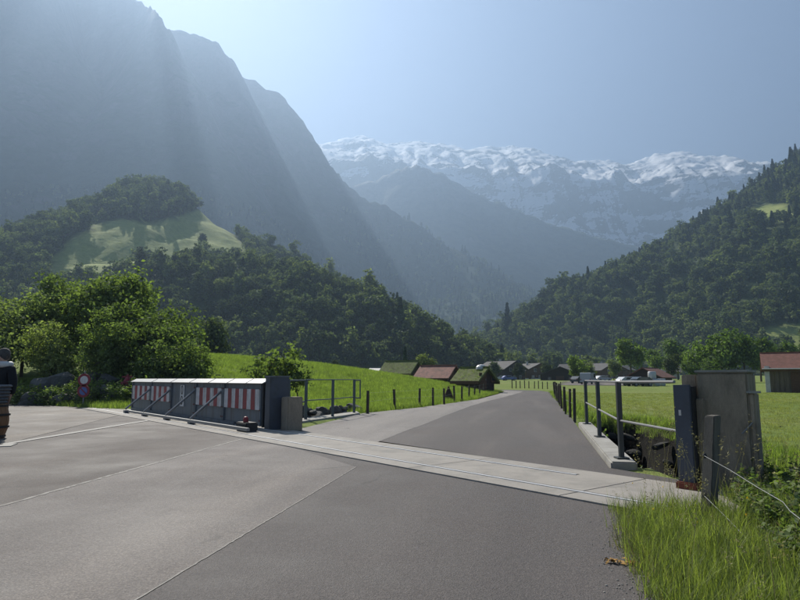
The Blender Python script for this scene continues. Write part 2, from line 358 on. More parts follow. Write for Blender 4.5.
# ------------------------------------------------------------------ the lie of the land
A2 = Vector((-0.62, 0.785, 0)).normalized()     # along the flood gate track, leftwards and away
N2 = Vector((A2.y, -A2.x, 0))                   # across the track, away from the camera
O2 = gp(612, 507)
def tr(s, n, z=0.0): return O2 + A2*s + N2*n + Vector((0, 0, z))
GATE_RZ = math.atan2(A2.y, A2.x)

ROAD_L = [tr(0, 1.67), (-2.45, 14.7), (-1.3, 21.5), (0.9, 26), (4.6, 36), (7.7, 48), (10.4, 59), (9.0, 64), (4, 68.5), (-6, 73), (-24, 78)]
ROAD_R = [tr(-1.6, 1.67), (2.85, 8.4), (4.55, 15.7), (6.7, 24.8), (10.1, 40), (13.8, 56), (14.6, 63), (12.4, 68), (7.0, 73), (-4, 78), (-22, 83.5)]
ROAD_L = [tuple(p)[:2] for p in ROAD_L]; ROAD_R = [tuple(p)[:2] for p in ROAD_R]
ROAD_POLY = ROAD_L + ROAD_R[::-1]
e = lambda px, py: tuple(gp(px, py))[:2]
VERGE = [tuple(tr(-.05, -.02))[:2], e(622, 535), e(634, 562), e(652, 600), (1.15, 1.0), (1.0, -6), (30, -6), (30, 3), (9, 4.0), tuple(tr(-1.9, 1.5))[:2], tuple(tr(-1.0, .6))[:2]]
NEAR_POLY = [(-40, -8), (1.6, -8), (1.4, 1.0), e(658, 600), e(640, 562), e(628, 535), tuple(tr(-.1, .02))[:2], tuple(tr(24, .02))[:2], (-40, 46)]
GULLY_R = [(3.25, 9.0), (4.75, 15.3), (5.3, 17.6), (6.6, 19.6), (7.3, 18.5), (7.35, 15), (6.5, 11.5), (6.3, 9.6), (9.2, 5.6), (13, 1.5), (16, -3), (14, -4.5), (8, 1.5), (5.4, 5.3), (4.4, 6.7), (3.7, 7.5)]
GULLY_L = [(-3.0, 17.7), (-2.0, 20.3), (-1.75, 21.3), (-3.5, 23.2), (-7.5, 28), (-12, 35), (-20, 44), (-22, 42), (-13.5, 31), (-8, 24.0), (-4.6, 19.6)]
DRIVE = [(-40, 46), (-40, -8), (-4, -8)]
def gz(x, y):
    x = np.asarray(x, float); y = np.asarray(y, float)
    z = 0.008*np.clip(y-65, 0, 300)
    far = y > 300; z = np.where(far, z+0.01*(y-300), z)
    xl = np.interp(y, [p[1] for p in ROAD_L[:7]]+[66, 80, 120], [p[0] for p in ROAD_L[:7]]+[9, 6, 0])
    dl = np.clip(xl-x, 0, None)
    rise = 3.9*(1-np.exp(-(dl/16)**1.5))*smooth(20, 58, y)*(1-smooth(72, 125, y)*.8)
    z = z + rise + 0.25*fbm(x*.07, y*.07, 5, 4)*smooth(3, 12, dl)*smooth(20, 40, y)
    xr = np.interp(y, [p[1] for p in ROAD_R[:6]], [p[0] for p in ROAD_R[:6]])
    dr = np.clip(x-xr, 0, None)
    z = z - 0.12*smooth(1, 6, dr)*smooth(6, 10, y) + 0.10*fbm(x*.15, y*.15, 9, 4)*smooth(2, 8, dr)
    z = z + 0.15*fbm(x*.05, y*.05, 31, 3)*smooth(100, 160, y)
    z = z + np.where(in_poly(x, y, VERGE), 0.08*smooth(.1, 1.8, seg_dist(x, y, VERGE[:5])), 0)
    road = np.maximum(sdf(x, y, ROAD_POLY), sdf(x, y, NEAR_POLY))
    z = z*(1-smooth(-2.5, -.2, road)*(1-np.where(in_poly(x, y, VERGE), 1, 0))) - 0.05*smooth(-.35, .05, road)
    for P, dep in ((GULLY_R, 1.9), (GULLY_L, 1.5)):
        s = sdf(x, y, P); z = z - dep*smooth(-.05, .55, s)*(1+.25*fbm(x*.9, y*.9, 3, 3))
    return z
def gz1(x, y): return float(gz(np.array([x]), np.array([y]))[0])

def grid(xs, ys, hf, keep=None):
    X, Y = np.meshgrid(xs, ys); Z = hf(X, Y); nx, ny = len(xs), len(ys)
    V = np.stack([X, Y, Z], -1).reshape(-1, 3); i = (np.arange(ny-1)[:, None]*nx+np.arange(nx-1)[None]).ravel()
    F = np.stack([i, i+1, i+1+nx, i+nx], 1)
    if keep is not None: F = F[keep(V[F].mean(1))]
    if keep is not None:
        u, inv = np.unique(F, return_inverse=True); V = V[u]; F = inv.reshape(F.shape)
    return V, F
def axis(parts):
    a = []
    for s, e_, st in parts: a += list(np.arange(s, e_, st))
    return np.array(a)
gx = axis([(-2800, -800, 400), (-800, -120, 40), (-120, -30, 4), (-30, -14, .8), (-14, 12, .22), (12, 30, .7), (30, 130, 4), (130, 800, 40), (800, 4401, 400)])
gy = axis([(-360, -40, 40), (-40, 0, 3), (0, 26, .22), (26, 90, .9), (90, 300, 6), (300, 1000, 50), (1000, 5801, 600)])
V, F = grid(gx, gy, gz)
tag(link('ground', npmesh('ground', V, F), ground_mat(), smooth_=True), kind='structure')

class Massif:
    """a mountain as ridge lines (x, y, z) with flanks falling away from them"""
    def __init__(s, ridges, slope=None, L=None, rough=40, scale=300, seed=1, jag=10, floor=-30, cliff=False):
        s.cliff = cliff
        s.r, s.slope, s.L, s.rough, s.scale, s.seed, s.jag, s.floor = ridges, slope, L, rough, scale, seed, jag, floor
    def __call__(s, x, y):
        x = np.asarray(x, float); y = np.asarray(y, float)
        wx = x + s.rough*1.2*fbm(x/s.scale, y/s.scale, s.seed+50, 4); wy = y + s.rough*1.2*fbm(x/s.scale, y/s.scale, s.seed+90, 4)
        h = np.full(x.shape, float(s.floor))
        for rd in s.r:
            for (x1, y1, z1), (x2, y2, z2) in zip(rd[:-1], rd[1:]):
                L2 = (x2-x1)**2+(y2-y1)**2+1e-9; t = np.clip(((x-x1)*(x2-x1)+(y-y1)*(y2-y1))/L2, 0, 1)
                d0 = np.hypot(x-x1-t*(x2-x1), y-y1-t*(y2-y1)); k = smooth(0, s.rough*3+1, d0)
                d = np.hypot(x+(wx-x)*k-x1-t*(x2-x1), y+(wy-y)*k-y1-t*(y2-y1))
                zr = z1+t*(z2-z1)
                hh = zr - s.slope*d - (np.clip(d-1050, 0, None)*.85 if s.cliff else 0) if s.slope else zr*np.exp(-d/s.L) - 0.06*d
                h = np.maximum(h, hh)
        n = ridged(x/s.scale, y/s.scale, s.seed, 6)-.5
        near = np.full(x.shape, 1e9)
        for rd in s.r: near = np.minimum(near, seg_dist(x, y, rd))
        return h + n*s.rough*2*smooth(0, s.rough*4, near) + s.jag*fbm(x/(s.scale*.12), y/(s.scale*.12), s.seed+7, 4)
def ridge(pts, dy=0): return [tuple(at(px, py+dy, Y)) for px, py, Y in pts]
def massif(name, hf, x0, x1, y0, y1, st, mat, low=-4, meadow=None):
    V, F = grid(np.arange(x0, x1, st), np.arange(y0, y1, st), hf, keep=lambda c: c[:, 2] > low)
    me = npmesh(name, V, F)
    if meadow is not None:                 # where grass grows instead of trees
        px, py = to_px(V[:, 0], V[:, 1], V[:, 2]); at_ = me.attributes.new('meadow', 'FLOAT', 'POINT'); at_.data.foreach_set('value', meadow(px, py).astype(np.float32))
    return tag(link(name, me, mat, smooth_=True), kind='structure')
def to_px(x, y, z):
    dz = z-CAM_H; w = y*CP+dz*SP; return 400+FPX*x/w, 300-FPX*(-y*SP+dz*CP)/w
def mead_G(px, py): return (((px-772)/24)**2+((py-214)/9)**2 < 1) | (((px-800)/42)**2+((py-338)/13)**2 < 1)
def mead_H(px, py):
    return in_poly(px, py, [(44,268), (66,240), (98,224), (118,219), (150,222), (178,217), (204,208), (228,226), (246,248), (250,264), (200,264), (130,276), (46,286)])

cliff_m = slope_mat('cliff_slope', (0.040, 0.062, 0.03), (0.028, 0.045, 0.022), (0.075, 0.073, 0.07), sc=1.0)
def hillside():
    m, t, p, out = nmat('hill_slope'); a = N(t, 'ShaderNodeAttribute', attribute_name='meadow')
    n1, n2 = noise(t, .02, 6, .7), noise(t, .25, 5, .75)
    gr = mixc(t, 1.0, ramp(t, n1, [(0.3, (0.19,0.235,0.07)), (0.7, (0.28,0.30,0.11))]), ramp(t, n2, [(0.3, (.75,.78,.7)), (0.7, (1.15,1.15,1.1))]), 'MULTIPLY')
    fl = ramp(t, n2, [(0.3, (0.035,0.05,0.022)), (0.7, (0.07,0.095,0.035))])
    t.links.new(mixc(t, a.outputs['Fac'], fl, gr), p.inputs['Base Color']); p.inputs['Roughness'].default_value = .95; p.inputs['Specular IOR Level'].default_value = .1
    t.links.new(bump(t, n2, .7, 1.0), p.inputs['Normal']); return m
hill_m = hillside()
snow_m = slope_mat('snow_slope', (0.09, 0.09, 0.06), (0.07, 0.075, 0.055), (0.085, 0.082, 0.08), z_rock=450, snow=(680, 1600), sc=.8)
mid_m = slope_mat('mid_slope', (0.07, 0.085, 0.045), (0.035, 0.05, 0.03), (0.13, 0.125, 0.12), z_rock=1200, sc=.8)

HA = Massif([ridge([(-420,-60,2350), (-200,-55,2350), (-60,-50,2400), (0,-46,2400), (22,-43,2050), (48,-39,2050), (68,-35,2400), (100,-25,2400), (122,-14,2380), (149,5,2330), (158,13,2080), (171,29,2030), (177,50,2080)])], L=520, rough=50, scale=380, seed=3, jag=16)  # nearer kinks in the ridge are added to throw dark shafts through the haze
HB = Massif([ridge([(120,20,2480), (172,29,2420), (195,31,2420), (215,39,2420), (236,62,2440), (250,92,2460), (300,170,2450)])], L=560, rough=45, scale=360, seed=8, jag=16)
HC = Massif([ridge([(180,40,2760), (255,80,2720), (285,96,2700), (310,130,2680), (330,163,2640), (345,181,2600), (366,198,2570), (386,206,2540), (420,226,2500), (450,247,2450),
                    (466,252,2400), (480,265,2360), (490,279,2310), (515,297,2250), (545,318,2180), (590,350,2080)])], L=600, rough=42, scale=340, seed=12, jag=16)
HE = Massif([ridge([(280,200,3666), (375,180,3593), (400,167,3556), (416,164,3519), (440,172,3482), (480,194,3446), (540,219,3373), (600,237,3300), (660,252,3227), (740,280,3152), (840,300,3079)])], L=760, rough=55, scale=550, seed=15, jag=17)
HF = Massif([ridge([(280,150,5262), (335,141,5200), (345,138,5200), (362,136,5200), (385,144,5200), (420,142,5231), (440,144,5231), (455,147,5262), (472,151,5262), (482,146,5262), (500,148,5262), (512,145,5262), (530,148,5262), (553,158,5262),
                    (575,163,5231), (600,162,5200), (620,165,5200), (640,158,5136), (655,153,5136), (668,155,5136), (684,152,5104), (700,157,5104), (715,156,5104), (730,160,5104), (748,172,5073), (775,180,5073), (830,170,5073), (900,190,5073)]),
             ridge([(640,158,5136), (655,200,4628)]), ridge([(512,145,5262), (540,200,4692)]), ridge([(725,158,5104), (745,205,4628)]), ridge([(385,144,5200), (430,190,4692)])],
            slope=.62, cliff=True, rough=60, scale=450, seed=21, jag=22)
massif('mountain_left', HA, -2700, -150, 1000, 3000, 14, cliff_m)
massif('mountain_left_second', HB, -2000, 0, 1400, 3200, 14, cliff_m)
massif('mountain_left_third', HC, -2000, 1200, 1400, 3500, 15, cliff_m)
massif('mountain_middle', HE, -1800, 3400, 2300, 4300, 20, mid_m)
_HF0 = HF
def HF(x, y):                              # ribs running down the face, gullies between them
    b = _HF0(x, y); w = 140*fbm(x/700, y/700, 61, 3)
    rb = ridged((x+w)/360, (y+w)/1300, 66, 4)-.5; rb2 = ridged((x+w)/110, (y-w)/420, 71, 3)-.5
    k = smooth(2150, 1500, b)*.75+.25 if 0 else np.clip((2120-b)/420, .12, 1)
    return b + (rb*190 + rb2*55)*k
massif('mountain_snow', HF, -1900, 4500, 3400, 5800, 16, snow_m)

HG = Massif([ridge([(1000,90,920), (880,118,920), (800,168,900), (775,185,890), (750,199,880), (700,226,850), (650,255,800), (600,277,760), (560,302,720), (520,330,680), (490,354,640), (466,373,600)])], slope=.60, rough=12, scale=120, seed=31, jag=3)
HH = Massif([ridge([(-260,230,480), (-120,244,450), (0,256,430), (60,266,415), (130,262,405), (200,258,400), (250,264,395), (300,272,390), (340,285,382), (370,309,372), (420,334,360), (450,358,350), (478,379,340)]),
             ridge([(60,250,600), (112,220,605), (150,209,605), (190,213,605), (218,226,600), (243,243,590), (262,266,580), (300,304,560)])], slope=.57, rough=9, scale=90, seed=41, jag=2)
_HH0 = HH; _kx = at(150, 190, 625).x; _ks = 2.1
_HK = Massif([[(_kx+(x-_kx)*_ks, y, z) for x, y, z in ridge([(112,206,625), (124,194,625), (142,185,625), (162,186,625), (182,193,622), (198,208,615)])]], slope=.60, rough=8, scale=60, seed=43, jag=3)
def HH(x, y):                              # a narrow wooded knob stands on the meadow bench
    x = np.asarray(x, float); return np.maximum(_HH0(x, y), _HK(_kx+(x-_kx)*_ks, y))
massif('hill_right', HG, -60, 1500, 180, 1400, 9, hill_m, low=-6, meadow=mead_G)
massif('hill_left', HH, -900, 90, 130, 900, 5, hill_m, low=-6, meadow=mead_H)

# haze: one closed box of thin even air round everything
hz = MB().box((850, 2650, 1090), (7500, 6500, 2300)).mesh('haze')
hm, t, p, out = nmat('haze_air'); t.nodes.remove(p)
pv = N(t, 'ShaderNodeVolumePrincipled'); pv.inputs['Color'].default_value = (0.232, 0.314, 0.424, 1); pv.inputs['Density'].default_value = 3.4e-4; pv.inputs['Anisotropy'].default_value = 0.47
t.links.new(pv.outputs[0], out.inputs['Volume'])
tag(link('haze', hz, hm), 'thin pale blue haze filling the valley air', 'haze', kind='stuff')

# ------------------------------------------------------------------ roads
def sheet(name, poly, z, m, th=None):
    if th: me = MB().prism(poly, z-th, z).mesh(name)
    else:
        me = bpy.data.meshes.new(name); bm = bmesh.new(); f = bm.faces.new([bm.verts.new((p[0], p[1], z)) for p in poly])
        bmesh.ops.triangulate(bm, faces=[f]); bmesh.ops.recalc_face_normals(bm, faces=bm.faces)
        if bm.faces[:][0].normal.z < 0: bmesh.ops.reverse_faces(bm, faces=bm.faces)
        bm.to_mesh(me); bm.free()
    return tag(link(name, me, m), kind='structure')
def wig(a, b, n, amp, seed, pw=1.0):     # a crumbling line from a to b
    r = random.Random(seed); a, b = Vector(a[:2]), Vector(b[:2]); d = (b-a).normalized(); q = Vector((-d.y, d.x))
    return [tuple(a.lerp(b, i/n)+q*(r.uniform(-amp, amp) if 0 < i < n else 0)) for i in range(n+1)]
def strip_poly(pts, w0, w1=None, seed=1, jit=.35):
    r = random.Random(seed); L, Rr = [], []; w1 = w1 or w0
    for i, p in enumerate(pts):
        q = Vector(pts[min(i+1, len(pts)-1)]) - Vector(pts[max(i-1, 0)]); q.normalize(); nn = Vector((-q.y, q.x)); w = w0+(w1-w0)*i/(len(pts)-1)
        L.append(tuple(Vector(p)+nn*w*(.5+r.uniform(-jit, jit)))); Rr.append(tuple(Vector(p)-nn*w*(.5+r.uniform(-jit, jit))))
    return L+Rr[::-1]
edge_v = wig(tr(-.1, .02), e(628, 535), 5, .02, 4) + wig(e(628, 535), e(658, 600), 14, .03, 2)[1:]
near_base = [(-3, -8), (1.6, -8), (1.4, 1.0)] + edge_v[::-1] + [tuple(tr(24, .02))[:2], (-40, 46), (-40, -8)]
sheet('road', near_base, 0.0, M['asphalt_dark'])
sA0, sA1 = e(120, 614), tuple(tr(7.5, .01))[:2]          # seam between the dark lane and the paler lane
j2 = wig(e(-260, 840), e(356, 467), 160, .004, 3)
j1 = wig(e(-300, 590), e(246, 438), 160, .007, 5)
lane = j2 + [tuple(tr(6.3, .015))[:2], tuple(tr(11.4, .015))[:2]] + j1[::-1]
sheet('road_lane_patch', lane, 0.002, M['asphalt_light'])
drive = j1 + [tuple(tr(11.6, .012))[:2], tuple(tr(12.2, .012))[:2], tuple(tr(18.2, .012))[:2], e(10, 444), e(-300, 492)]
sheet('driveway', drive, 0.004, M['asphalt_drive'])
sheet('road_seam', strip_poly(j1, .045, .045, 8, .25), 0.0052, M['seam'])
sheet('road_seam', strip_poly(j2, .013, .012, 9, .2), 0.0035, M['seam'])
road_far = [tuple(tr(7.4, 1.66))[:2]] + ROAD_L[1:] + ROAD_R[::-1]
sheet('road_beyond_gate', [ROAD_L[0]]+ROAD_L[1:]+ROAD_R[::-1], 0.0, M['asphalt_dark'])
jj = wig(tuple(tr(6.1, 1.7))[:2], (3.2, 27.5), 16, .03, 12) + wig((3.2, 27.5), (9.6, 50), 12, .05, 13)[1:] + [(11.9, 58.5), (11.4, 64.0), (8.5, 67.5)]
sheet('road_lane_patch', jj + [(4.2, 68.3), (8.9, 63.8), (10.2, 59)] + [p for p in ROAD_L[1:6]][::-1] + [tuple(tr(8.9, 1.7))[:2]], 0.003, M['asphalt_pale'])
sheet('gravel_path', [e(10, 443), tuple(tr(18.3, .0))[:2], tuple(tr(24.5, -.3))[:2], (-13.5, 27.5), (-16, 30), (-24, 36), (-40, 44), (-40, 14), e(-200, 470)], 0.006, M['gravel'])

# concrete track slab across the road with its two steel rails
slab = [tuple(tr(-1.9, .0))[:2], tuple(tr(24.6, 0))[:2], tuple(tr(24.6, 1.67))[:2], tuple(tr(-1.9, 1.67))[:2]]
sl = sheet('track_slab', slab, 0.016, M['slab_concrete'], .3)
for n_, s0, s1 in ((.34, -.6, 24), (1.27, 1.3, 24)):
    link('track_rail', MB().add([tr(s, n_+dn, z) for s in (s0, s1) for dn, z in ((-.022, .0), (-.022, .024), (.022, .024), (.022, .0))], [(0,1,5,4), (1,2,6,5), (2,3,7,6), (0,3,2,1), (4,5,6,7)]).mesh('track_rail'), M['track'], sl)
    link('track_groove', MB().add([tr(s, n_+.05+dn, .0185) for s in (s0, s1) for dn in (-.022, .022)], [(0,1,3,2)]).mesh('track_groove'), M['tar'], sl)
for s_0 in np.arange(0.6, 24, 2.45):
    link('slab_joint', MB().add([tr(s, n_, .0188) for s in (s_0, s_0+.012) for n_ in (.0, 1.67)], [(0,1,3,2)]).mesh('slab_joint'), M['tar'], sl)
# slot drain across the driveway mouth
d0, d1 = gp(8, 444.2), gp(152, 420.3)
dr_ = empty('slot_drain', d0, math.atan2(d1.y-d0.y, d1.x-d0.x), 'narrow steel slot drain across the mouth of the gravel driveway', 'drain')
Ld = (d1-d0).length
link('drain_edge', MB().box((Ld/2, -.045, .006), (Ld, .022, .016)).mesh(), M['seam'], dr_); link('drain_edge', MB().box((Ld/2, .135, .006), (Ld, .022, .016)).mesh(), M['tar'], dr_)
link('drain_slot', MB().box((Ld/2, .045, .004), (Ld, .14, .014)).mesh(), M['black_paint'], dr_)  # black strip stands in for the shade in the open slot
link('drain_mouth', MB().box((-.25, -.15, .008), (.5, .22, .02), Matrix.Rotation(.35, 3, 'Z')).mesh(), M['concrete'], dr_)

# ------------------------------------------------------------------ sliding flood gate on the left
root = empty('flood_gate', tr(11.75, 1.27), GATE_RZ, 'long grey steel flood gate with red and white striped panels', 'gate')
# local x runs along the gate away from the camera, local y < 0 is away from the road side; camera side is +y?  (N2 = local -y)
def g_s(px):                              # distance along the gate plane of a picture column
    u = (px-400)/FPX; P0 = tr(11.75, 1.27)
    # X/Y = u/(CP - v SP) ~ u with the eye-level v
    k = u/(CP+79/600*SP); return (k*P0.y-P0.x)/(A2.x-k*A2.y)
def g_o(px, off):                         # the same for a line off metres nearer the camera than the gate plane
    k = (px-400)/FPX/(CP+79/600*SP); P0 = tr(11.75, 1.27-off); return (k*P0.y-P0.x)/(A2.x-k*A2.y)
GL = g_s(133.5)
front = lambda d: d                       # camera side offset sign (local +y faces the camera-left side)
def stripe_mat(n, seed):
    m, t, p, out = nmat('stripe_paint_%d' % n)
    tc = N(t, 'ShaderNodeTexCoord'); sp = N(t, 'ShaderNodeSeparateXYZ'); t.links.new(tc.outputs['Generated'], sp.inputs[0])
    w = math_(t, 'FRACT', math_(t, 'ADD', math_(t, 'MULTIPLY', sp.outputs['X'], n/2), .0)); f = math_(t, 'GREATER_THAN', w, .5)
    nz = noise(t, 5, 5, .7); red = ramp(t, nz, [(0.3, (0.20,0.02,0.025)), (0.7, (0.33,0.035,0.04))]); wh = ramp(t, nz, [(0.3, (0.42,0.40,0.38)), (0.65, (0.66,0.64,0.62))])
    gr_ = ramp(t, noise(t, 2.5, 7, .75, stretch=(3, 3, .3)), [(0.5, (1,1,1)), (0.68, (.5,.46,.42))])
    t.links.new(mixc(t, 1.0, mixc(t, f, wh, red), gr_, 'MULTIPLY'), p.inputs['Base Color']); p.inputs['Roughness'].default_value = .5; return m
SM = {n: stripe_mat(n, n) for n in (7, 9)}
px_sec = [(263, 224.5, 'stripe', 9), (224.5, 196.5, 'stripe', 7), (196.5, 172, 'plain', 0), (172, 152, 'stripe', 7), (152, 133.5, 'stripe', 7)]
for a, b, kd, n in px_sec:
    x0, x1 = g_s(a), g_s(b)
    pn = link('panel', MB().box(((x0+x1)/2, -.06, .58), (x1-x0-.03, .10, 1.02)).mesh('panel', .008), M['grey_steel'], root)
    for xx in (x0+.05, x1-.05): link('panel_frame', MB().box((xx, .01, .58), (.07, .06, 1.02)).mesh(), M['grey_steel'], pn)
    for xx in (x0+.05, x1-.05):
        for zz in (.2, .45, .95): link('bolt', MB().tube((xx, .03, zz), (xx, .055, zz), .018, n=6).mesh(), M['rust'], pn)
    if kd == 'stripe':
        link('stripe_board', MB().box(((x0+x1)/2, .012, .70), (x1-x0-.22, .04, .50)).mesh(), SM[n], pn)
    else:
        bx = g_s(183.5)
        nb = link('number_board', MB().box((bx, .012, .68), (.34, .03, .66)).mesh(), M['white_paint'], pn)
        for zc in (.84, .52):
            cu = bpy.data.curves.new('digit', 'FONT'); cu.body = '0'; cu.size = .40; cu.align_x = 'CENTER'; cu.align_y = 'CENTER'; cu.extrude = .003
            tmp = bpy.data.objects.new('digit', cu); COL.objects.link(tmp); bpy.context.view_layer.update()
            me = bpy.data.meshes.new_from_object(tmp.evaluated_get(bpy.context.evaluated_depsgraph_get())); bpy.data.objects.remove(tmp)
            link('digit', me, M['black_paint'], nb, (bx, .031, zc), (R(90), 0, R(180)))
link('lower_beam', MB().box((GL/2, -.03, .055), (GL, .14, .09)).mesh('b', .01), M['grey_steel'], root)
link('top_sheet', MB().extr([(-.13, 1.19), (-.11, 1.21), (.10, 1.10), (.09, 1.085), (-.13, 1.165)], 'x', g_s(266), GL).mesh(), M['white_sheet'], root)
for px in np.linspace(155, 250, 6):
    x0 = g_s(px); link('sheet_joint', MB().box((x0, 0, 1.157), (.02, .25, .012), Matrix.Rotation(-math.atan2(.11, .21), 3, 'X')).mesh(), M['grey_steel'], root)
link('track_beam', MB().box(((g_o(250, .86)+g_o(131, .86))/2, .86, .11), (g_o(131, .86)-g_o(250, .86), .07, .07)).mesh('tb', .008), M['galv'], root)
for px in (152, 172, 196, 222.5):
    x0 = g_s(px); link('brace', MB().tube((x0, .0, .88), (x0, .84, .16), .034, n=8).mesh(), M['galv'], root)
    link('brace_foot', MB().box((x0, .80, .075), (.22, .16, .10)).mesh('f', .01), M['grey_steel'], root)
x0 = g_o(249, .6)
link('wheel_box', MB().box((x0+.15, .55, .12), (.55, .30, .20)).mesh('w', .02), M['black_paint'], root)
link('end_lamp', MB().lathe([(.04, .2), (.06, .22), (.06, .30), (.04, .34), (.02, .35)], (x0+.1, .6, 0), 12).mesh(), M['red_paint'], root)
#link('lever', MB().tube((x0+.1, .6, .3), (x0+.3, .55, .48), .02).mesh(), M['red_paint'], root)
link('end_plate', MB().box((g_s(264), -.06, .6), (.05, .16, 1.1)).mesh(), M['black_paint'], root)

wl = empty('concrete_wall', tr(10.9, 1.9), GATE_RZ, 'low concrete wall behind the flood gate with steel end pier', 'wall')
link('wall_body', MB().box((GL/2+.9, -.1, .55), (GL+1.0, .25, 1.34)).mesh('wb', .015), M['old_concrete'], wl)
e0, e1 = g_s(265.5)+.85, g_s(270.5)+.85
link('end_pier', MB().box(((e0+e1)/2, .38, .60), (abs(e1-e0), .50, 1.30)).mesh('ep', .01), M['slate_steel'], wl)
link('pier_cap', MB().box(((e0+e1)/2, .38, 1.262), (abs(e1-e0)+.04, .54, .03)).mesh(), M['grey_steel'], wl)
lb = link('low_concrete_block', MB().box((0, 0, .38), (.34, .40, .80)).mesh('lb', .02), M['old_concrete'], loc=tr(11.75+g_s(275.5), 1.72), rot=(0, 0, GATE_RZ))
tag(lb, 'low weathered concrete block between gate pier and left railing', 'block')

# ------------------------------------------------------------------ right pier with steel channel
PR = Vector((3.14, 6.72, 0.0))
pier = empty('concrete_pier', PR, 0, 'tall weathered concrete pier with dark steel channel beside the creek', 'pier')
def pl(*pts): return [(x-PR.x, y-PR.y) for x, y in pts]
def prism_part(name, poly, z0, z1, m, bev=.012, par=None): return link(name, MB().prism(poly, z0, z1).mesh(name, bev), m, par or pier)
H_ = 1.27
body = prism_part('pier_body', pl((3.36, 6.88), (3.73, 6.50), (4.25, 7.24), (3.98, 7.62)), -.8, H_, M['old_concrete'], .02)
prism_part('cap', pl((3.345, 6.88), (3.73, 6.48), (4.27, 7.24), (3.98, 7.64)), H_, H_+.028, M['concrete'], .008, body)
prism_part('rear_block', pl((3.30, 7.10), (3.42, 6.98), (3.80, 7.42), (3.66, 7.55)), -.8, H_-.02, M['old_concrete'])
prism_part('steel_channel', pl((3.06, 6.80), (3.175, 6.66), (3.20, 6.68), (3.085, 6.82)), .08, 1.135, M['slate_steel'], .004)
prism_part('channel_flange', pl((3.09, 6.815), (3.12, 6.78), (3.36, 7.02), (3.33, 7.055)), .08, 1.135, M['slate_steel'], .004)
prism_part('channel_slot', pl((3.19, 6.70), (3.22, 6.68), (3.35, 6.86), (3.30, 6.95)), .08, 1.12, M['black_paint'], 0)  # solid black fill stands in for the shade inside the channel
prism_part('side_strip', pl((3.30, 6.80), (3.355, 6.74), (3.43, 6.82), (3.37, 6.88)), -.3, .98, M['old_concrete'])
prism_part('rust_base', pl((3.02, 6.79), (3.17, 6.60), (3.32, 6.74), (3.18, 6.90)), -.2, .09, M['rust'])
prism_part('sticker', pl((3.09, 6.760), (3.107, 6.739), (3.109, 6.741), (3.092, 6.762)), .80, .86, M['white_paint'], 0)
bk = prism_part('bracket_post', pl((3.775, 6.47), (3.90, 6.60), (3.86, 6.65), (3.735, 6.51)), -.5, 1.05, M['old_concrete'])
prism_part('bracket_ledge', pl((3.69, 6.47), (3.80, 6.41), (3.86, 6.49), (3.74, 6.55)), 1.05, 1.072, M['concrete'], 0, bk)
link('bracket_hook', MB().tube((.50, -.20, .62), (.60, -.24, .74), .008).mesh(), M['galv'], bk)

# railing on the bridge, right
kb0, kb1 = Vector((2.88, 8.35, 0)), Vector((4.66, 15.9, 0))
kd = (kb1-kb0).normalized(); kn = Vector((kd.y, -kd.x, 0))
kerb = link('bridge_kerb', MB().prism([tuple(p)[:2] for p in (kb0-kn*.02, kb1-kn*.02, kb1+kn*.30, kb0+kn*.32)], -1.4, .09).mesh('k', .02), M['concrete']); tag(kerb, kind='structure')
def railing(name, posts, h, label, m_post, m_rail, extra=None, sec=.07, rails=(1.0, .52)):
    r0 = Vector(posts[0]); r = empty(name, r0, 0, label, 'railing')
    for p_ in posts:
        q = Vector(p_)-r0
        po = link('post', MB().box((q.x, q.y, q.z+h/2), (sec, sec*.7, h), Matrix.Rotation(.25, 3, 'Z')).mesh('p', .005), m_post, r)
        link('base_plate', MB().box((q.x, q.y, q.z+.012), (.17, .17, .024)).mesh('bp', .004), m_post, po)
    pts = [Vector(p_)-r0 for p_ in posts] + ([Vector(p_)-r0 for p_ in extra] if extra else [])
    for k in rails:
        link('rail', MB().path([q+Vector((0, 0, h*k-.03*(k < 1))) for q in pts], .016, 8).mesh(), m_rail, r, smooth_=False)
    return r
ph = 1.07
posts_r = [tuple(kb1-kd*.7+kn*.15+Vector((0,0,.09))), tuple(kb0+kd*3.6+kn*.15+Vector((0,0,.09))), tuple(kb0+kd*.35+kn*.16+Vector((0,0,.09)))]
rr = railing('bridge_railing', posts_r, ph, 'dark railing with galvanised rails beside the creek on the bridge right edge', M['rail_dark'], M['galv'], [(3.08, 6.80, .10)])
# railing left
posts_l = [tuple(gp(305.5, 421)), tuple(gp(332.5, 418)), tuple(gp(354, 414))]
rl = railing('bridge_railing', posts_l, 1.18, 'green grey steel railing over the stony creek at the meadow edge', M['rail_green'], M['rail_green'], None, .085)
q = Vector(posts_l[2])+(Vector(posts_l[2])-Vector(posts_l[1]))*.32; r0 = Vector(posts_l[0])
link('end_bar', MB().path([Vector(posts_l[2])-r0+Vector((0,0,1.16)), q-r0+Vector((0,0,1.16)), q-r0+Vector((0,0,.52)), Vector(posts_l[2])-r0+Vector((0,0,.56))], .024, 8).mesh(), M['rail_green'], rl)
q = Vector(posts_l[0])+(Vector(posts_l[0])-Vector(posts_l[1]))*.55
link('end_bar', MB().path([Vector((0,0,1.16)), q-r0+Vector((0,0,1.16)), q-r0+Vector((0,0,.5)), Vector((0,0,.56))], .024, 8).mesh(), M['rail_green'], rl)
tag(link('bridge_kerb', MB().prism([tuple(gp(290, 425))[:2], tuple(gp(360, 414.5))[:2], tuple(gp(357, 412.5))[:2], tuple(gp(290, 421.5))[:2]], -1.3, .05).mesh('k', .015), M['concrete']), kind='structure')
# coping of the creek wall, right of the pier
cw = link('creek_wall', MB().prism([(6.15, 9.8), (9.1, 5.6), (9.5, 5.85), (6.5, 10.1)], -2.0, -.20).mesh('cw', .02), M['concrete']); tag(cw, 'pale concrete creek wall right of the pier below the mown meadow', 'wall')

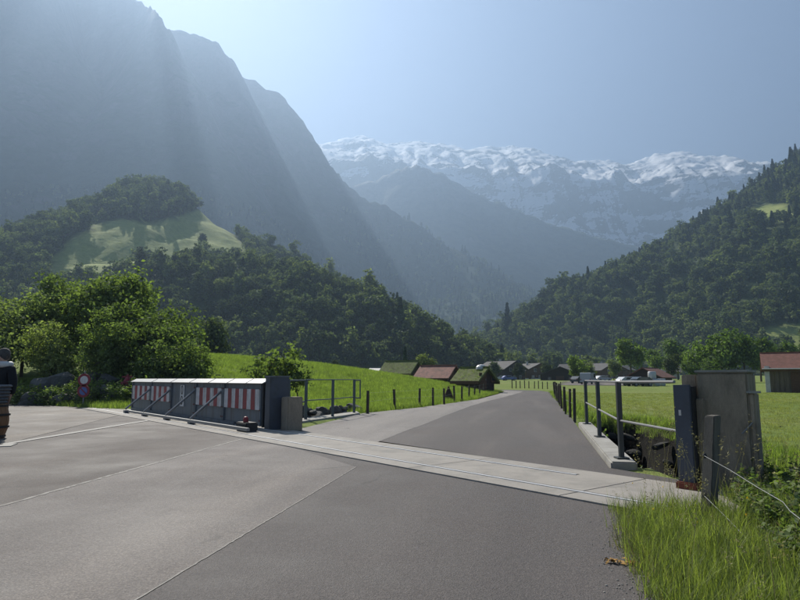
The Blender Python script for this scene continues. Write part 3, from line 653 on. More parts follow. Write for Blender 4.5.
# ------------------------------------------------------------------ tree and plant meshes
def leaf_quads(C, size, up=.35, outward=None, rng=RNG, aspect=.62):
    """diamond leaves, slightly folded, at centres C"""
    n = len(C); d = rng.normal(size=(n, 3)); 
    if outward is not None: d = d*.8+outward*.9
    d[:, 2] += up; d /= np.linalg.norm(d, axis=1)[:, None]+1e-9
    a = np.cross(d, rng.normal(size=(n, 3))); a /= np.linalg.norm(a, axis=1)[:, None]+1e-9
    b = np.cross(d, a); s = size*rng.uniform(.6, 1.35, n)[:, None]
    V = np.stack([C-a*s*.5, C+b*s*.5*aspect+d*s*.08, C+a*s*.5, C-b*s*.5*aspect+d*s*.08], 1).reshape(-1, 3)
    i = np.arange(n)*4; return V, np.stack([i, i+1, i+2, i+3], 1)
def limb_mesh(segs, n=6):
    b = MB()
    for p, q, r0, r1 in segs: b.tube(p, q, r0, r1, n, False)
    return b.mesh('wood', fix=False)
def crown_pts(n_cl, per, rx, rz, cz, rng, lobes=5, spread=.16, low=.0, hollow=.55):
    L = rng.normal(size=(lobes, 3)); L /= np.linalg.norm(L, axis=1)[:, None]; L *= np.array([rx*.55, rx*.55, rz*.5])
    L *= rng.uniform(.5, 1.35, (lobes, 1)); lr = rng.uniform(.28, .66, lobes); cl = []
    while len(cl) < n_cl:
        k = rng.integers(lobes); d = rng.normal(size=3); d /= np.linalg.norm(d); r = lr[k]*(hollow+(1-hollow)*rng.random()**.5)
        p = L[k]+d*r*np.array([rx, rx, rz])*.72*(rng.uniform(1.1, 1.45) if rng.random() < .16 else 1)
        if p[2] < -rz*(1-low)*.9: continue
        cl.append(p)
    cl = np.array(cl)
    C = np.repeat(cl, per, 0)+rng.normal(size=(n_cl*per, 3))*spread*np.array([rx, rx, rx*.7])*rng.uniform(.6, 1.3, (n_cl, 1)).repeat(per, 0)
    O = C/np.array([rx, rx, rz]); O /= np.linalg.norm(O, axis=1)[:, None]+1e-9
    return C+np.array([0, 0, cz]), O, cl+np.array([0, 0, cz])
def broadleaf(name, seed, h, rx, n_cl, per, leaf, lm, trunk_r=.18, cz=.58, rzk=.46, lobes=6, low=0., spread=.16, limbs=9, one=False):
    """returns (wood mesh, crown mesh)"""
    rng = np.random.default_rng(seed)
    C, O, cl = crown_pts(n_cl, per, rx, h*rzk, h*cz, rng, lobes, spread, low)
    Vv, Ff = leaf_quads(C, leaf, .35, O, rng); crown = npmesh(name+'_crown', Vv, Ff); crown.materials.append(lm)
    segs = [((0,0,-.3), (rng.normal()*.1, rng.normal()*.1, h*.33), trunk_r, trunk_r*.75)]
    top = Vector(segs[0][1]); p1 = Vector((rng.normal()*.25, rng.normal()*.25, h*.72)); segs.append((tuple(top), tuple(p1), trunk_r*.75, trunk_r*.25))
    for i in range(limbs):
        q = Vector(cl[rng.integers(len(cl))]); b0 = top.lerp(p1, rng.random()*.8); mid = b0.lerp(q, .5)+Vector((0, 0, .05*h))
        segs += [(tuple(b0), tuple(mid), trunk_r*.42, trunk_r*.25), (tuple(mid), tuple(q), trunk_r*.25, trunk_r*.06)]
    wood = limb_mesh(segs); wood.materials.append(M['bark'])
    return wood, crown
def conifer(name, seed, h, r, n, leaf, lm):
    rng = np.random.default_rng(seed); k = rng.random(n)**.75; z = h*(.10+.90*k); rad = r*(1-k)**.85*(.45+.55*rng.random(n)**.5)+.08
    lay = .82+.18*np.cos(z/h*2*np.pi*11+seed); a = rng.random(n)*2*np.pi
    C = np.stack([rad*lay*np.cos(a), rad*lay*np.sin(a), z-rad*.25], 1); O = np.stack([np.cos(a), np.sin(a), -.2+0*a], 1)
    Vv, Ff = leaf_quads(C, leaf, .5, O, rng, .7); cr = npmesh(name+'_crown', Vv, Ff); cr.materials.append(lm)
    wood = limb_mesh([((0,0,-.5), (0,0,h*.5), r*.09, r*.05), ((0,0,h*.5), (0,0,h), r*.05, .02)], 5); wood.materials.append(M['bark'])
    return wood, cr
def joined(name, *ms):                     # one mesh from several, for the far wood
    bm = bmesh.new(); mats = []
    for m in ms:
        k = len(bm.faces); bm.from_mesh(m); bm.faces.ensure_lookup_table()
        if m.materials[0] not in mats: mats.append(m.materials[0])
        for f in bm.faces[k:]: f.material_index = mats.index(m.materials[0])
    me = bpy.data.meshes.new(name); bm.to_mesh(me); bm.free()
    for m in mats: me.materials.append(m)
    return me
def scatter(name, pts, rots, scl, idx, meshes, label=None, cat=None, parent=None, tilt=None):
    """ONE stuff object: instances of the given meshes on points"""
    n = len(pts); me = bpy.data.meshes.new(name); me.vertices.add(n); me.vertices.foreach_set('co', np.asarray(pts, np.float32).ravel())
    rv = np.zeros((n, 3), np.float32); rv[:, 2] = rots
    if tilt is not None: rv[:, :2] = tilt
    at1 = me.attributes.new('rot', 'FLOAT_VECTOR', 'POINT'); at1.data.foreach_set('vector', rv.ravel())
    at2 = me.attributes.new('scl', 'FLOAT', 'POINT'); at2.data.foreach_set('value', np.asarray(scl, np.float32))
    at3 = me.attributes.new('idx', 'INT', 'POINT'); at3.data.foreach_set('value', np.asarray(idx, np.int32))
    o = link(name, me, None, parent)
    ng = bpy.data.node_groups.new(name+'_nodes', 'GeometryNodeTree')
    ng.interface.new_socket('Geometry', in_out='INPUT', socket_type='NodeSocketGeometry'); ng.interface.new_socket('Geometry', in_out='OUTPUT', socket_type='NodeSocketGeometry')
    gi, go = ng.nodes.new('NodeGroupInput'), ng.nodes.new('NodeGroupOutput'); jn = ng.nodes.new('GeometryNodeJoinGeometry')
    for m in reversed(meshes):
        so = bpy.data.objects.new(name+'_source', m); oi = ng.nodes.new('GeometryNodeObjectInfo'); oi.inputs['Object'].default_value = so; oi.inputs['As Instance'].default_value = True
        ng.links.new(oi.outputs['Geometry'], jn.inputs[0])
    ip = ng.nodes.new('GeometryNodeInstanceOnPoints'); ip.inputs['Pick Instance'].default_value = True
    def attr(nm, ty):
        a = ng.nodes.new('GeometryNodeInputNamedAttribute'); a.data_type = ty; a.inputs['Name'].default_value = nm; return a.outputs['Attribute']
    ng.links.new(gi.outputs[0], ip.inputs['Points']); ng.links.new(jn.outputs[0], ip.inputs['Instance'])
    ng.links.new(attr('idx', 'INT'), ip.inputs['Instance Index']); ng.links.new(attr('rot', 'FLOAT_VECTOR'), ip.inputs['Rotation']); ng.links.new(attr('scl', 'FLOAT'), ip.inputs['Scale'])
    ng.links.new(ip.outputs[0], go.inputs[0])
    md = o.modifiers.new('scatter', 'NODES'); md.node_group = ng
    return tag(o, label, cat, kind='stuff')

FOREST = []
for i in range(6):
    h = [13, 15, 17, 12, 16, 14][i]
    FOREST.append(joined('forest_broadleaf', *broadleaf('fb', 100+i, h, h*.38, 60, 13, 1.2, M['leaf_wood'], .22, .56, .46, 7, .1, .09, 5)))
for i in range(3):
    FOREST.append(joined('forest_conifer', *conifer('fc', 200+i, 15+i*2, 3.4, 520, 1.5, M['needle'])))

# ------------------------------------------------------------------ woods on the slopes
def wood(name, hf, x0, x1, y0, y1, n, keep, label, conif=.25, smin=.75, smax=1.25, seed=1, sink=.6):
    rng = np.random.default_rng(seed); x = rng.uniform(x0, x1, n); y = rng.uniform(y0, y1, n); z = hf(x, y)
    px, py = to_px(x, y, z); g = gz(x, y)
    k = (z > g-1.0) & (px > -60) & (px < 860) & keep(x, y, z, px, py, rng)
    x, y, z = x[k], y[k], np.maximum(z[k], g[k]); m = len(x)
    cn = (rng.random(m) < (conif(x, y, z) if callable(conif) else conif))
    idx = np.where(cn, rng.integers(6, 9, m), rng.integers(0, 6, m))
    sc = rng.uniform(smin, smax, m)*np.where(rng.random(m) < .08, 1.45, 1)*(.8+.45*vnoise(x*.02, y*.02, 55))
    return scatter(name, np.stack([x, y, z-sink], 1), rng.uniform(0, 6.28, m), sc, idx, FOREST, label, 'forest')
def keep_G(x, y, z, px, py, rng): return ~mead_G(px, py) & (z > 3)
wood('hillside_wood', HG, -60, 1200, 200, 960, 15500, keep_G, 'mixed forest covering the steep hillside on the right', lambda x, y, z: .05+.4*smooth(90, 260, z), .55, 1.45, 5)
def keep_H(x, y, z, px, py, rng): return ~mead_H(px, py)
wood('slope_wood', HH, -620, 80, 150, 760, 18000, keep_H, 'dark backlit broadleaf forest on the slope behind the left meadow', .005, .42, 1.02, 6)
def keep_C(x, y, z, px, py, rng):
    return (z > 5) & (px > 250) & (px < 640) & (z < 700) & (rng.random(len(x)) < 1-.6*smooth(250, 700, z))
wood('distant_wood', HC, -900, 1200, 1550, 2900, 9000, keep_C, 'hazy pale forest at the foot of the far valley slope', .5, .9, 1.5, 7)
def keep_B(x, y, z, px, py, rng): return (z > 5) & (z < 520) & (px > -40)
wood('foot_wood', HA, -1500, -150, 950, 1900, 3500, keep_B, 'hazy forest at the foot of the cliffs behind the knoll', .5, .9, 1.4, 8)
# flat ground between the village and the slopes
def keep_v(x, y, z, px, py, rng): return (vnoise(x*.02, y*.02, 77) > .42) & (px > 410) & (px < 640)
wood('valley_wood', lambda x, y: gz(x, y), -100, 700, 330, 1500, 2600, keep_v, 'hazy trees filling the valley floor behind the village', .15, .6, 1.0, 9, .2)

# ------------------------------------------------------------------ single trees and shrubs
def plant(name, meshes, loc, rz, sc, label, cat, group, crown='crown', trunk='trunk', zs=1.0):
    o = empty(name, loc, rz, label, cat, group); o.scale = (sc, sc, sc*zs)
    link(trunk, meshes[0], None, o); link(crown, meshes[1], None, o); return o
def on(px, Y, dz=0.0):
    x = (px-400)/FPX*Y; return Vector((x, Y, gz1(x, Y)+dz))
BIG = [broadleaf('big', 300+i, 8.0, 3.6, 420, 28, .25, M['leaf_near'], .16, .52, .50, 12, .1, .085, 26) for i in range(3)]
PALE = [broadleaf('pale', 320+i, 6.0, 3.5, 380, 28, .22, M['leaf_pale'], .12, .48, .52, 12, .1, .085, 22) for i in range(2)]
MID = [broadleaf('mid', 340+i, 10.0, 3.9, 120, 26, .55, M['leaf_lit'], .2, .56, .46, 8, .15, .12, 14) for i in range(3)]
HAZ = [broadleaf('haz', 360+i, 9.0, 3.2, 120, 26, .45, M['leaf_wood'], .16, .56, .46, 8, .15, .12, 12) for i in range(2)]
GB = 'trees and shrubs behind the flood gate'
plant('broadleaf_tree', BIG[0], on(108, 37), .3, 1.04, 'tallest leafy tree behind the road signs, dense dark green', 'tree', GB)
plant('broadleaf_tree', BIG[1], on(150, 34), 1.9, .88, 'leafy green tree directly behind the striped flood gate', 'tree', GB)
plant('broadleaf_tree', BIG[2], on(180, 31), 4.1, .64, 'small round leafy tree behind the near end of the flood gate', 'tree', GB)
plant('broadleaf_tree', BIG[1], on(60, 40), 3.0, .88, 'dark green leafy tree left of the tallest tree', 'tree', GB)
plant('shrub', PALE[0], on(24, 36), .8, .96, 'pale green bushy shrub behind the person in black', 'shrub', GB, 'crown', 'stem')
plant('shrub', PALE[1], on(-14, 33), 2.2, .95, 'pale green shrub at the left picture edge behind the barrel', 'shrub', GB, 'crown', 'stem')
plant('shrub', PALE[1], on(52, 31.5), 5.0, .62, 'low pale shrub above the dark boulders beside the driveway', 'shrub', GB, 'crown', 'stem')
plant('shrub', BIG[2], on(112, 30.8), 2.6, .54, 'low dark shrub just behind the red hydrant', 'shrub', GB, 'crown', 'stem')
plant('broadleaf_tree', HAZ[0], on(207, 78), 1.0, .92, 'slender hazy tree standing alone at the top of the left meadow', 'tree', 'lone meadow trees', zs=1.12)
plant('meadow_bush', HAZ[1], on(337, 95, .2), 2.0, .30, 'small lone bush at the foot of the dark slope above the meadow', 'bush', 'lone meadow trees')
# knoll trees
for px, Y, sc, lb_ in ((197, 505, 1.5, 'round tree alone on the sunlit knoll meadow'), (180, 470, 1.0, 'small low tree at the lower edge of the knoll meadow')):
    x = (px-400)/FPX*Y; z = float(HH(np.array([x]), np.array([float(Y)]))[0])
    plant('broadleaf_tree', HAZ[0], (x, Y, z-.5), 1.0, sc, lb_, 'tree', 'knoll meadow trees')
# valley floor trees on the right
GV = 'trees on the valley floor by the village'
for k, (px, Y, sc, lb_) in enumerate([(630, 170, 1.05, 'round bright green tree beside the red roofed farm shed'), (578, 135, .55, 'small bright tree in front of the dark chalets beyond the railing'), (676, 190, 1.15, 'tall dark tree behind the red roofed farm shed'),
        (697, 150, .82, 'rounded tree left of the tree cluster behind the concrete pier'), (719, 140, 1.12, 'largest tree of the cluster behind the concrete pier'), (742, 138, .92, 'leafy tree right of the cluster behind the concrete pier'),
        (758, 150, .95, 'tree rising over the left end of the stone barn roof'), (782, 165, 1.0, 'tree behind the middle of the stone barn roof'), (806, 165, .95, 'tree behind the barn roof at the right picture edge'), (655, 205, .9, 'pale tree between shed and chalets'),
        (710, 120, .45, 'low bush at the foot of the tree cluster'), (690, 118, .40, 'low bush left of the tree cluster beside the shed')]):
    plant('broadleaf_tree' if sc > .5 else 'bush', MID[k % 3], on(px, Y, -.1), k*1.3, sc*1.3, lb_, 'tree' if sc > .5 else 'bush', GV)
for k, (px, Y, sc, lb_) in enumerate([(517, 196, .75, 'small tree between the two leftmost chalets'), (546, 205, .8, 'tree between the brown chalet and the low dark shed'), (590, 170, .7, 'tree before the wide chalet right of the low shed'), (612, 188, .85, 'tree left of the round bright tree by the wide chalet'), (492, 190, .8, 'tree at the left end of the village row'), (669, 150, .9, 'tree right behind the farm shed roof')]):
    plant('broadleaf_tree', HAZ[k % 2], on(px, Y, -.3), k*2.1, sc, lb_, 'tree', GV)
# tall pale bush behind the red roofed hut, thin pole-like fir
plant('broadleaf_tree', HAZ[1], on(424, 112, -.3), 0, .72, 'rounded tree just behind the red roofed hut', 'tree', GV)
fr = conifer('fir', 77, 9, 1.2, 500, .5, M['needle'])
plant('fir_tree', fr, on(405, 135, -.3), 0, .9, 'slim dark fir left of the red roofed hut', 'tree', GV)
# leafy saplings beside the low block
SAP = [broadleaf('sap', 380+i, 2.6, .8, 40, 10, .14, M['leaf_near'], .03, .60, .40, 6, .0, .14, 14) for i in range(3)]
for k, (px, Y, sc, lb_) in enumerate([(272, 20.0, .78, 'leafy sapling behind the steel pier of the flood gate'), (287, 20.4, .88, 'tallest leafy sapling behind the low concrete block'), (299, 20.2, .66, 'leafy sapling at the first post of the left railing'), (262, 21.5, .80, 'leafy sapling behind the near end of the gate wall')]):
    plant('sapling', SAP[k % 3], Vector(((px-400)/FPX*Y, Y, max(-.2, gz1((px-400)/FPX*Y, Y)))), k*2.0, sc*1.28, lb_, 'sapling', 'saplings by the creek', 'crown', 'stem', zs=1.12)

# ------------------------------------------------------------------ fences
def fence(name, pts, h, r, label, wires=(.55, .9), m=None, lean=.04, wr=.006, dense=False):
    if dense: pts = [q for a, b in zip(pts[:-1], pts[1:]) for q in (Vector(a), (Vector(a)+Vector(b))/2)]+[Vector(pts[-1])]
    pts = [Vector((q[0], q[1], gz1(q[0], q[1]))) for q in pts]
    r0 = Vector(pts[0]); o = empty(name, r0, 0, label, 'fence'); rg = random.Random(len(pts)); tops = []
    for p_ in pts:
        q = Vector(p_)-r0; hh = h*rg.uniform(.92, 1.06); tp = q+Vector((rg.uniform(-lean, lean), rg.uniform(-lean, lean), hh))
        b = MB(); b.tube(q-Vector((0,0,.2)), tp, r, r*.92, 8); link('post', b.mesh(), m or M['post_wood'], o); tops.append((q, tp))
    for w in wires:
        link('wire', MB().path([a.lerp(b, w)+Vector((0, -r, 0)) for a, b in tops], wr, 5).mesh(), M['wire'], o)
    return o
def gpz(px, Y): return on(px, Y)
fence('wire_fence', [gpz(px, 690/(py-379)) for px, py in ((368,411.5), (395,407.5), (419,405.3), (432.5,404), (443.5,402.8), (454,401), (461,399.6), (468,397.8), (473.5,396), (478.5,394.4), (483,392.8), (487.5,391.6))], .86, .055, 'wooden post fence along the left road edge below the meadow', wr=.0025)
fence('wire_fence', [on(571.5, 17.5), on(563.5, 21), on(559.5, 25), on(557, 29), on(555.3, 33), on(554, 37), on(553, 42), on(552.6, 47), on(552.6, 52)], .98, .045, 'dark wooden post fence along the right road edge beyond the railing', wr=.0025, dense=True, lean=.07)
fence('wire_fence', [on(px, 74+.0*k) for k, px in enumerate((511, 515, 519, 523.5, 527.5, 533, 537, 541, 546, 552, 559))], .95, .06, 'short wooden post fence at the far road bend', wr=.0025)
# foreground post with two wires
pb = gp(707, 512, .1); r0 = Vector((pb.x, pb.y, gz1(pb.x, pb.y)-.1))
nf = empty('wire_fence', r0, 0, 'weathered wooden post with two pale wires in the roadside grass', 'fence')
tp = at(712.5, 414, pb.y)-r0
b = MB(); m3 = Matrix.Rotation(.5, 3, 'Z'); W_ = .050
v = []
for z, off in ((0, Vector((0,0,0))), (.5, tp*.5*Vector((1,1,0)).length/1 if 0 else Vector((tp.x*.5, 0, 0))), (tp.z-.01, Vector((tp.x, 0, 0)))):
    for sx, sy in ((-1,-1), (1,-1), (1,1), (-1,1)): v.append(Vector((off.x, 0, z)) + m3 @ Vector((sx*W_*random.uniform(.92, 1.05), sy*W_*random.uniform(.92, 1.05), random.uniform(-.008, .008))))
b.add(v, [(3,2,1,0), (8,9,10,11)]+[(k*4+i, k*4+(i+1) % 4, k*4+4+(i+1) % 4, k*4+4+i) for k in (0, 1) for i in range(4)])
link('post', b.mesh('post', .008), M['grey_wood'], nf)
Yp = pb.y-.07
for pts in ([(704.5, 456, Yp), (730, 470, Yp-.35), (757, 487, Yp-.75), (783, 502, Yp-1.15), (790, 511, Yp-1.25), (812, 528, Yp-1.55), (880, 575, Yp-2.2)], [(704.5, 496, Yp), (728, 519, Yp-.4), (748, 540, Yp-.75), (770, 562, Yp-1.05), (800, 597, Yp-1.5), (850, 660, Yp-2.0)]):
    link('wire', MB().path([at(*q)-r0 for q in pts], .0022, 5).mesh(), M['wire'], nf)
    link('insulator', MB().lathe([(.012, -.02), (.018, 0), (.012, .02)], at(*pts[0])-r0+Vector((.012, .02, 0)), 8).mesh(), M['black_paint'], nf)

# ------------------------------------------------------------------ houses, huts, barns
def house(name, loc, rz, w, d, hw, hr, wall, roof, label, over=.5, wins=(), door=None, chim=None, cat='house', group=None, plinth=None, gable_wins=(), turf=False, th=.16):
    """w along local x (ridge runs along y), gable faces -y"""
    o = empty(name, loc, rz, label, cat, group)
    pr = [(-w/2, -.8), (w/2, -.8), (w/2, hw), (0, hw+hr), (-w/2, hw)]
    link('wall', MB().extr(pr, 'y', -d/2, d/2).mesh(), wall, o)
    if plinth: link('plinth', MB().box((0, 0, plinth/2-.4), (w+.06, d+.06, plinth+.8)).mesh(), M['plaster'], o)
    sl_ = hr/(w/2); rf = None
    for sgn in (-1, 1):
        x1 = sgn*(w/2+over); z1 = hw-over*sl_
        pts = [(0, hw+hr+.02), (x1, z1+.02), (x1, z1+th+.02), (0, hw+hr+th+.02)]
        f_ = link('roof_slope', MB().extr(pts, 'y', -d/2-over, d/2+over).mesh(), roof, o); rf = rf or f_
        link('eave_board', MB().box((x1, 0, z1+th*.4), (.06, d+2*over+.04, th*1.2)).mesh(), M['brown_wood'], f_)
    link('ridge_cap', MB().box((0, 0, hw+hr+th), (.3, d+2*over, .12)).mesh(), roof, o)
    if chim: link('chimney', MB().box((chim[0], chim[1], hw+hr), (.6, .6, 1.6)).box((chim[0], chim[1], hw+hr+.85), (.75, .75, .12)).mesh(), M['plaster'], rf)
    for (x, z, ww, hh) in wins:
        f_ = link('window', MB().box((x, -d/2-.03, z), (ww+.16, .08, hh+.16)).mesh(), M['white_paint'] if cat == 'house' else M['brown_wood'], o)
        link('pane', MB().box((x, -d/2-.06, z), (ww, .05, hh)).mesh(), M['glass'], f_)
        link('sill', MB().box((x, -d/2-.1, z-hh/2-.12), (ww+.3, .16, .06)).mesh(), M['brown_wood'], f_)
    for (y, z, ww, hh, sd) in gable_wins:
        f_ = link('window', MB().box((sd*(w/2+.03), y, z), (.08, ww+.16, hh+.16)).mesh(), M['white_paint'], o)
        link('pane', MB().box((sd*(w/2+.06), y, z), (.05, ww, hh)).mesh(), M['glass'], f_)
    if door:
        f_ = link('door', MB().box((door[0], -d/2-.04, door[2]/2), (door[1], .08, door[2])).mesh(), M['brown_wood'], o)
        link('handle', MB().box((door[0]+door[1]*.35, -d/2-.1, 1.0), (.06, .05, .16)).mesh(), M['galv'], f_)
    return o
GH = 'dark wooden chalets of the village'
def hz_(px, Y): return on(px, Y, -.9)
wl_ = [(-3, 1.6, 1.0, 1.1), (0, 1.6, 1.0, 1.1), (3, 1.6, 1.0, 1.1), (-2, 4.2, 1.0, 1.1), (2, 4.2, 1.0, 1.1)]
house('chalet', hz_(501, 215), R(38), 11, 12, 4.6, 2.6, M['dark_wood'], M['grey_tile'], 'dark chalet furthest left in the village with pale roof edge', 1.0, wl_, (4.4, 1.0, 2.0), (1.5, 2), 'house', GH, .8, [(-3, 2, 1, 1.1, 1), (1, 2, 1, 1.1, 1), (4, 2, 1, 1.1, 1)])
house('chalet', hz_(531, 235), R(20), 12, 11, 4.2, 2.6, M['brown_wood'], M['grey_tile'], 'brown chalet with steep gable behind the road bend', 1.0, wl_, (-4.5, 1.0, 2.0), (-1.5, 1), 'house', GH, 1.2)
house('chalet', hz_(558, 185), R(-12), 11, 9, 2.6, 2.2, M['dark_wood'], M['grey_tile'], 'low dark shed with wide gable beyond the railing', 1.2, [(-3, 1.3, .9, .9), (3, 1.3, .9, .9)], (0, 2.4, 2.2), None, 'shed', GH)
house('chalet', hz_(599, 255), R(30), 13, 12, 4.4, 2.8, M['brown_wood'], M['grey_tile'], 'wide chalet behind the white van, left of the round bright tree', 1.0, wl_, (4.6, 1.0, 2.0), (2, 1), 'house', GH, 1.0)
house('chalet', hz_(573, 285), R(60), 11, 12, 4.6, 2.8, M['dark_wood'], M['grey_tile'], 'hazy chalet roof rising behind the low dark shed', .9, wl_, None, (1.5, 0), 'house', GH, 1.0)
house('chalet', hz_(618, 290), R(-35), 11, 12, 4.8, 2.8, M['brown_wood'], M['grey_tile'], 'hazy chalet furthest back beside the round bright tree', .9, wl_, None, (1.5, 0), 'house', GH, 1.0)
house('chalet', hz_(663, 240), R(70), 9, 10, 3.6, 2.4, M['plaster'], M['grey_tile'], 'small pale house peeking out behind the farm shed', .8, wl_[:3], None, None, 'house', GH, 1.0)
# farm shed with red roof
house('farm_shed', hz_(648, 128), R(-42), 6.6, 7.2, 2.2, 1.7, M['dark_wood'], M['red_tile'], 'dark open farm shed with red roof right of the round tree', .7, [(-1.5, 1.4, .8, .8)], (1.2, 2.2, 2.2), None, 'shed', None)
# stone barn right
bp = on(821, 60); br = house('stone_barn', (bp.x, bp.y, bp.z-.05), R(60), 5.4, 10.0, 2.35, 1.55, M['barn_board'], M['red_tile'], 'grey board barn with red tiled roof behind the concrete pier', .35, (), None, None, 'barn')
link('corner_pillar', MB().box((-2.74, 4.90, 1.2), (.30, .42, 2.9)).mesh('cp', .03), M['plaster'], br)
for k, yy in enumerate(np.arange(-4.7, 4.7, .42)):
    link('board', MB().box((-2.735-.012*(k % 3), yy, 1.22+.02*(k % 2)), (.035, .39, 2.5)).mesh(), M['barn_board'], br)
dd_ = link('door', MB().box((-2.79, 2.2, 1.05), (.06, 1.5, 2.0)).mesh('d', .01), M['brown_wood'], br); link('handle', MB().box((-2.84, 1.7, 1.05), (.04, .05, .2)).mesh(), M['rust'], dd_)
link('window', MB().box((-2.79, -.6, 1.5), (.06, .8, .6)).mesh(), M['dark_wood'], br)
link('gutter', MB().tube((-3.12, -5.3, 2.37), (-3.12, 5.3, 2.37), .06).mesh(), M['white_sheet'], br)
# huts left
def hut(px, Y, rz, w, d, hw, hr, roof, label, dz=0, turf=False):
    p_ = on(px, Y, dz); return house('hay_hut', p_, rz, w, d, hw, hr, M['dark_wood'], roof, label, .35, [(.9, 1.1, .4, .4)], (-.5, .9, 1.6), None, 'hut', 'low hay huts behind the meadow crest', th=.22 if turf else .12)
M['turf'] = surf('turf', (0.14, 0.16, 0.05), .35, 2, .95, .8, .05, 14, dirt=(0.06, 0.06, 0.025))
h1 = hut(438, 64, R(58), 2.9, 3.6, 1.05, 1.1, M['brown_tile'], 'low dark hut with rusty red roof behind the meadow crest', -.30)
h2 = hut(402, 82, R(58), 3.6, 4.6, 1.5, 1.5, M['turf'], 'turf roofed hut half hidden behind the meadow crest left of the red roof', -.35, True)
h3 = hut(474, 55, R(42), 2.2, 2.7, .95, .95, M['turf'], 'turf roofed hut with dark front close to the left road edge', -.1, True)
link('tarp', MB().lathe([(.5, 0), (.46, .22), (.3, .38), (.05, .45)], (.1, -.7, 1.92), 12).mesh(), M['white_sheet'], h3)
hut(386, 100, R(70), 4.0, 5.0, 1.6, .9, M['galv'], 'low hut with pale metal roof furthest left behind the meadow', -.2)

# ------------------------------------------------------------------ vehicles and bales by the village
def car(loc, rz, m, label, kind='car'):
    L, Wd, H = (4.2, 1.7, 1.45) if kind == 'car' else (4.9, 1.9, 2.0)
    o = empty('parked_'+kind, loc, rz, label, kind, 'vehicles parked by the village')
    if kind == 'car': prof = [(-2.1, .35), (-2.08, .75), (-1.95, .92), (-1.3, 1.40), (.35, 1.45), (1.05, .98), (1.95, .82), (2.1, .6), (2.1, .35)]
    else: prof = [(-2.45, .4), (-2.45, 1.95), (-2.3, 2.05), (1.0, 2.05), (1.65, 1.15), (2.35, .95), (2.45, .6), (2.45, .4)]
    link('body', MB().extr(prof, 'y', -Wd/2, Wd/2).mesh('b', .05), m, o)
    gl = [(-1.15, 1.0), (-.95, 1.32), (.30, 1.36), (.82, 1.0)] if kind == 'car' else [(-.2, 1.2), (-.2, 1.85), (.95, 1.85), (1.4, 1.2)]
    for sd in (-1, 1): link('side_window', MB().extr(gl, 'y', sd*(Wd/2-.02), sd*(Wd/2+.012)).mesh(), M['glass'], o)
    ws = [(.42, 1.42), (1.02, 1.02)] if kind == 'car' else [(1.05, 1.98), (1.62, 1.22)]
    dx, dz = ws[1][0]-ws[0][0], ws[1][1]-ws[0][1]; a = math.atan2(-dz, dx)
    link('windscreen', MB().box(((ws[0][0]+ws[1][0])/2+.03, 0, (ws[0][1]+ws[1][1])/2+.03), (math.hypot(dx, dz)*.86, Wd*.86, .05), Matrix.Rotation(a, 3, 'Y')).mesh(), M['glass'], o)
    for sx in (-1, 1):
        for sy in (-1, 1):
            w_ = link('wheel', MB().tube((sx*L*.31, sy*(Wd/2-.18), .32), (sx*L*.31, sy*(Wd/2+.01), .32), .32, n=14).mesh(), M['black_paint'], o)
            link('rim', MB().tube((sx*L*.31, sy*(Wd/2), .32), (sx*L*.31, sy*(Wd/2+.025), .32), .19, n=10).mesh(), M['galv'], w_)
    for sy in (-1, 1): link('headlight', MB().box((L/2-.05, sy*Wd*.36, .70), (.1, .3, .14)).mesh(), M['white_paint'], o)
    for sy in (-1, 1): link('tail_light', MB().box((-L/2+.03, sy*Wd*.42, .85), (.08, .14, .25)).mesh(), M['red_paint'], o)
    return o
car(on(508, 175), R(10), M['car_blue'], 'blue car parked on the grass before the chalets'); car(on(501, 182), R(170), M['car_white'], 'white car half behind the blue car')
car(on(587, 108), R(60), M['car_white'], 'white van at the gravel yard beyond the railing', 'van'); car(on(601, 150), R(20), M['car_white'], 'white car below the wide chalet', 'car')
car(on(578, 120), R(40), M['car_dark'], 'dark car beside the white van'); car(on(627, 97), R(15), M['car_white'], 'white car parked before the farm shed'); car(on(637, 92), R(200), M['car_dark'], 'dark car parked before the farm shed')
for k, (px, Y, dz, lb_) in enumerate(((646, 93, 0, 'left white wrapped bale before the farm shed'), (654, 93.5, 0, 'middle white wrapped bale before the farm shed'), (659, 95, 0, 'right white wrapped bale before the farm shed'), (650, 94, 1.12, 'white wrapped bale stacked on top of the other bales'))):
    p_ = on(px, Y, dz); tag(link('wrapped_bale', MB().lathe([(.50, 0), (.60, .08), (.62, .55), (.60, 1.04), (.50, 1.12)], (0,0,0), 16).mesh('bale', 0), M['bale'], loc=p_, smooth_=True), lb_, 'bale', 'white wrapped bales')
V, F = grid(np.arange(24, 66, 3.0), np.arange(98, 160, 4.0), lambda x, y: gz(x, y)+.05, keep=lambda c: in_poly(c[:, 0], c[:, 1], [(on(px, Y).x, Y) for px, Y in ((556, 100), (640, 100), (632, 160), (566, 160))]))
tag(link('gravel_yard', npmesh('gravel_yard', V, F), M['gravel'], smooth_=True), kind='structure')

# small A-frame board at the fence
ab = empty('a_frame_board', on(448, 33.0), R(20), 'small brown A-frame board standing at the foot of the left fence', 'board')
for sgn in (-1, 1): link('leg', MB().tube((sgn*.36, 0, -.05), (0, 0, .8), .035, .03, 6).mesh(), M['brown_wood'], ab)
link('board', MB().extr([(-.28, .1), (.28, .1), (.05, .66), (-.05, .66)], 'y', -.02, .03).mesh(), M['dark_wood'], ab)

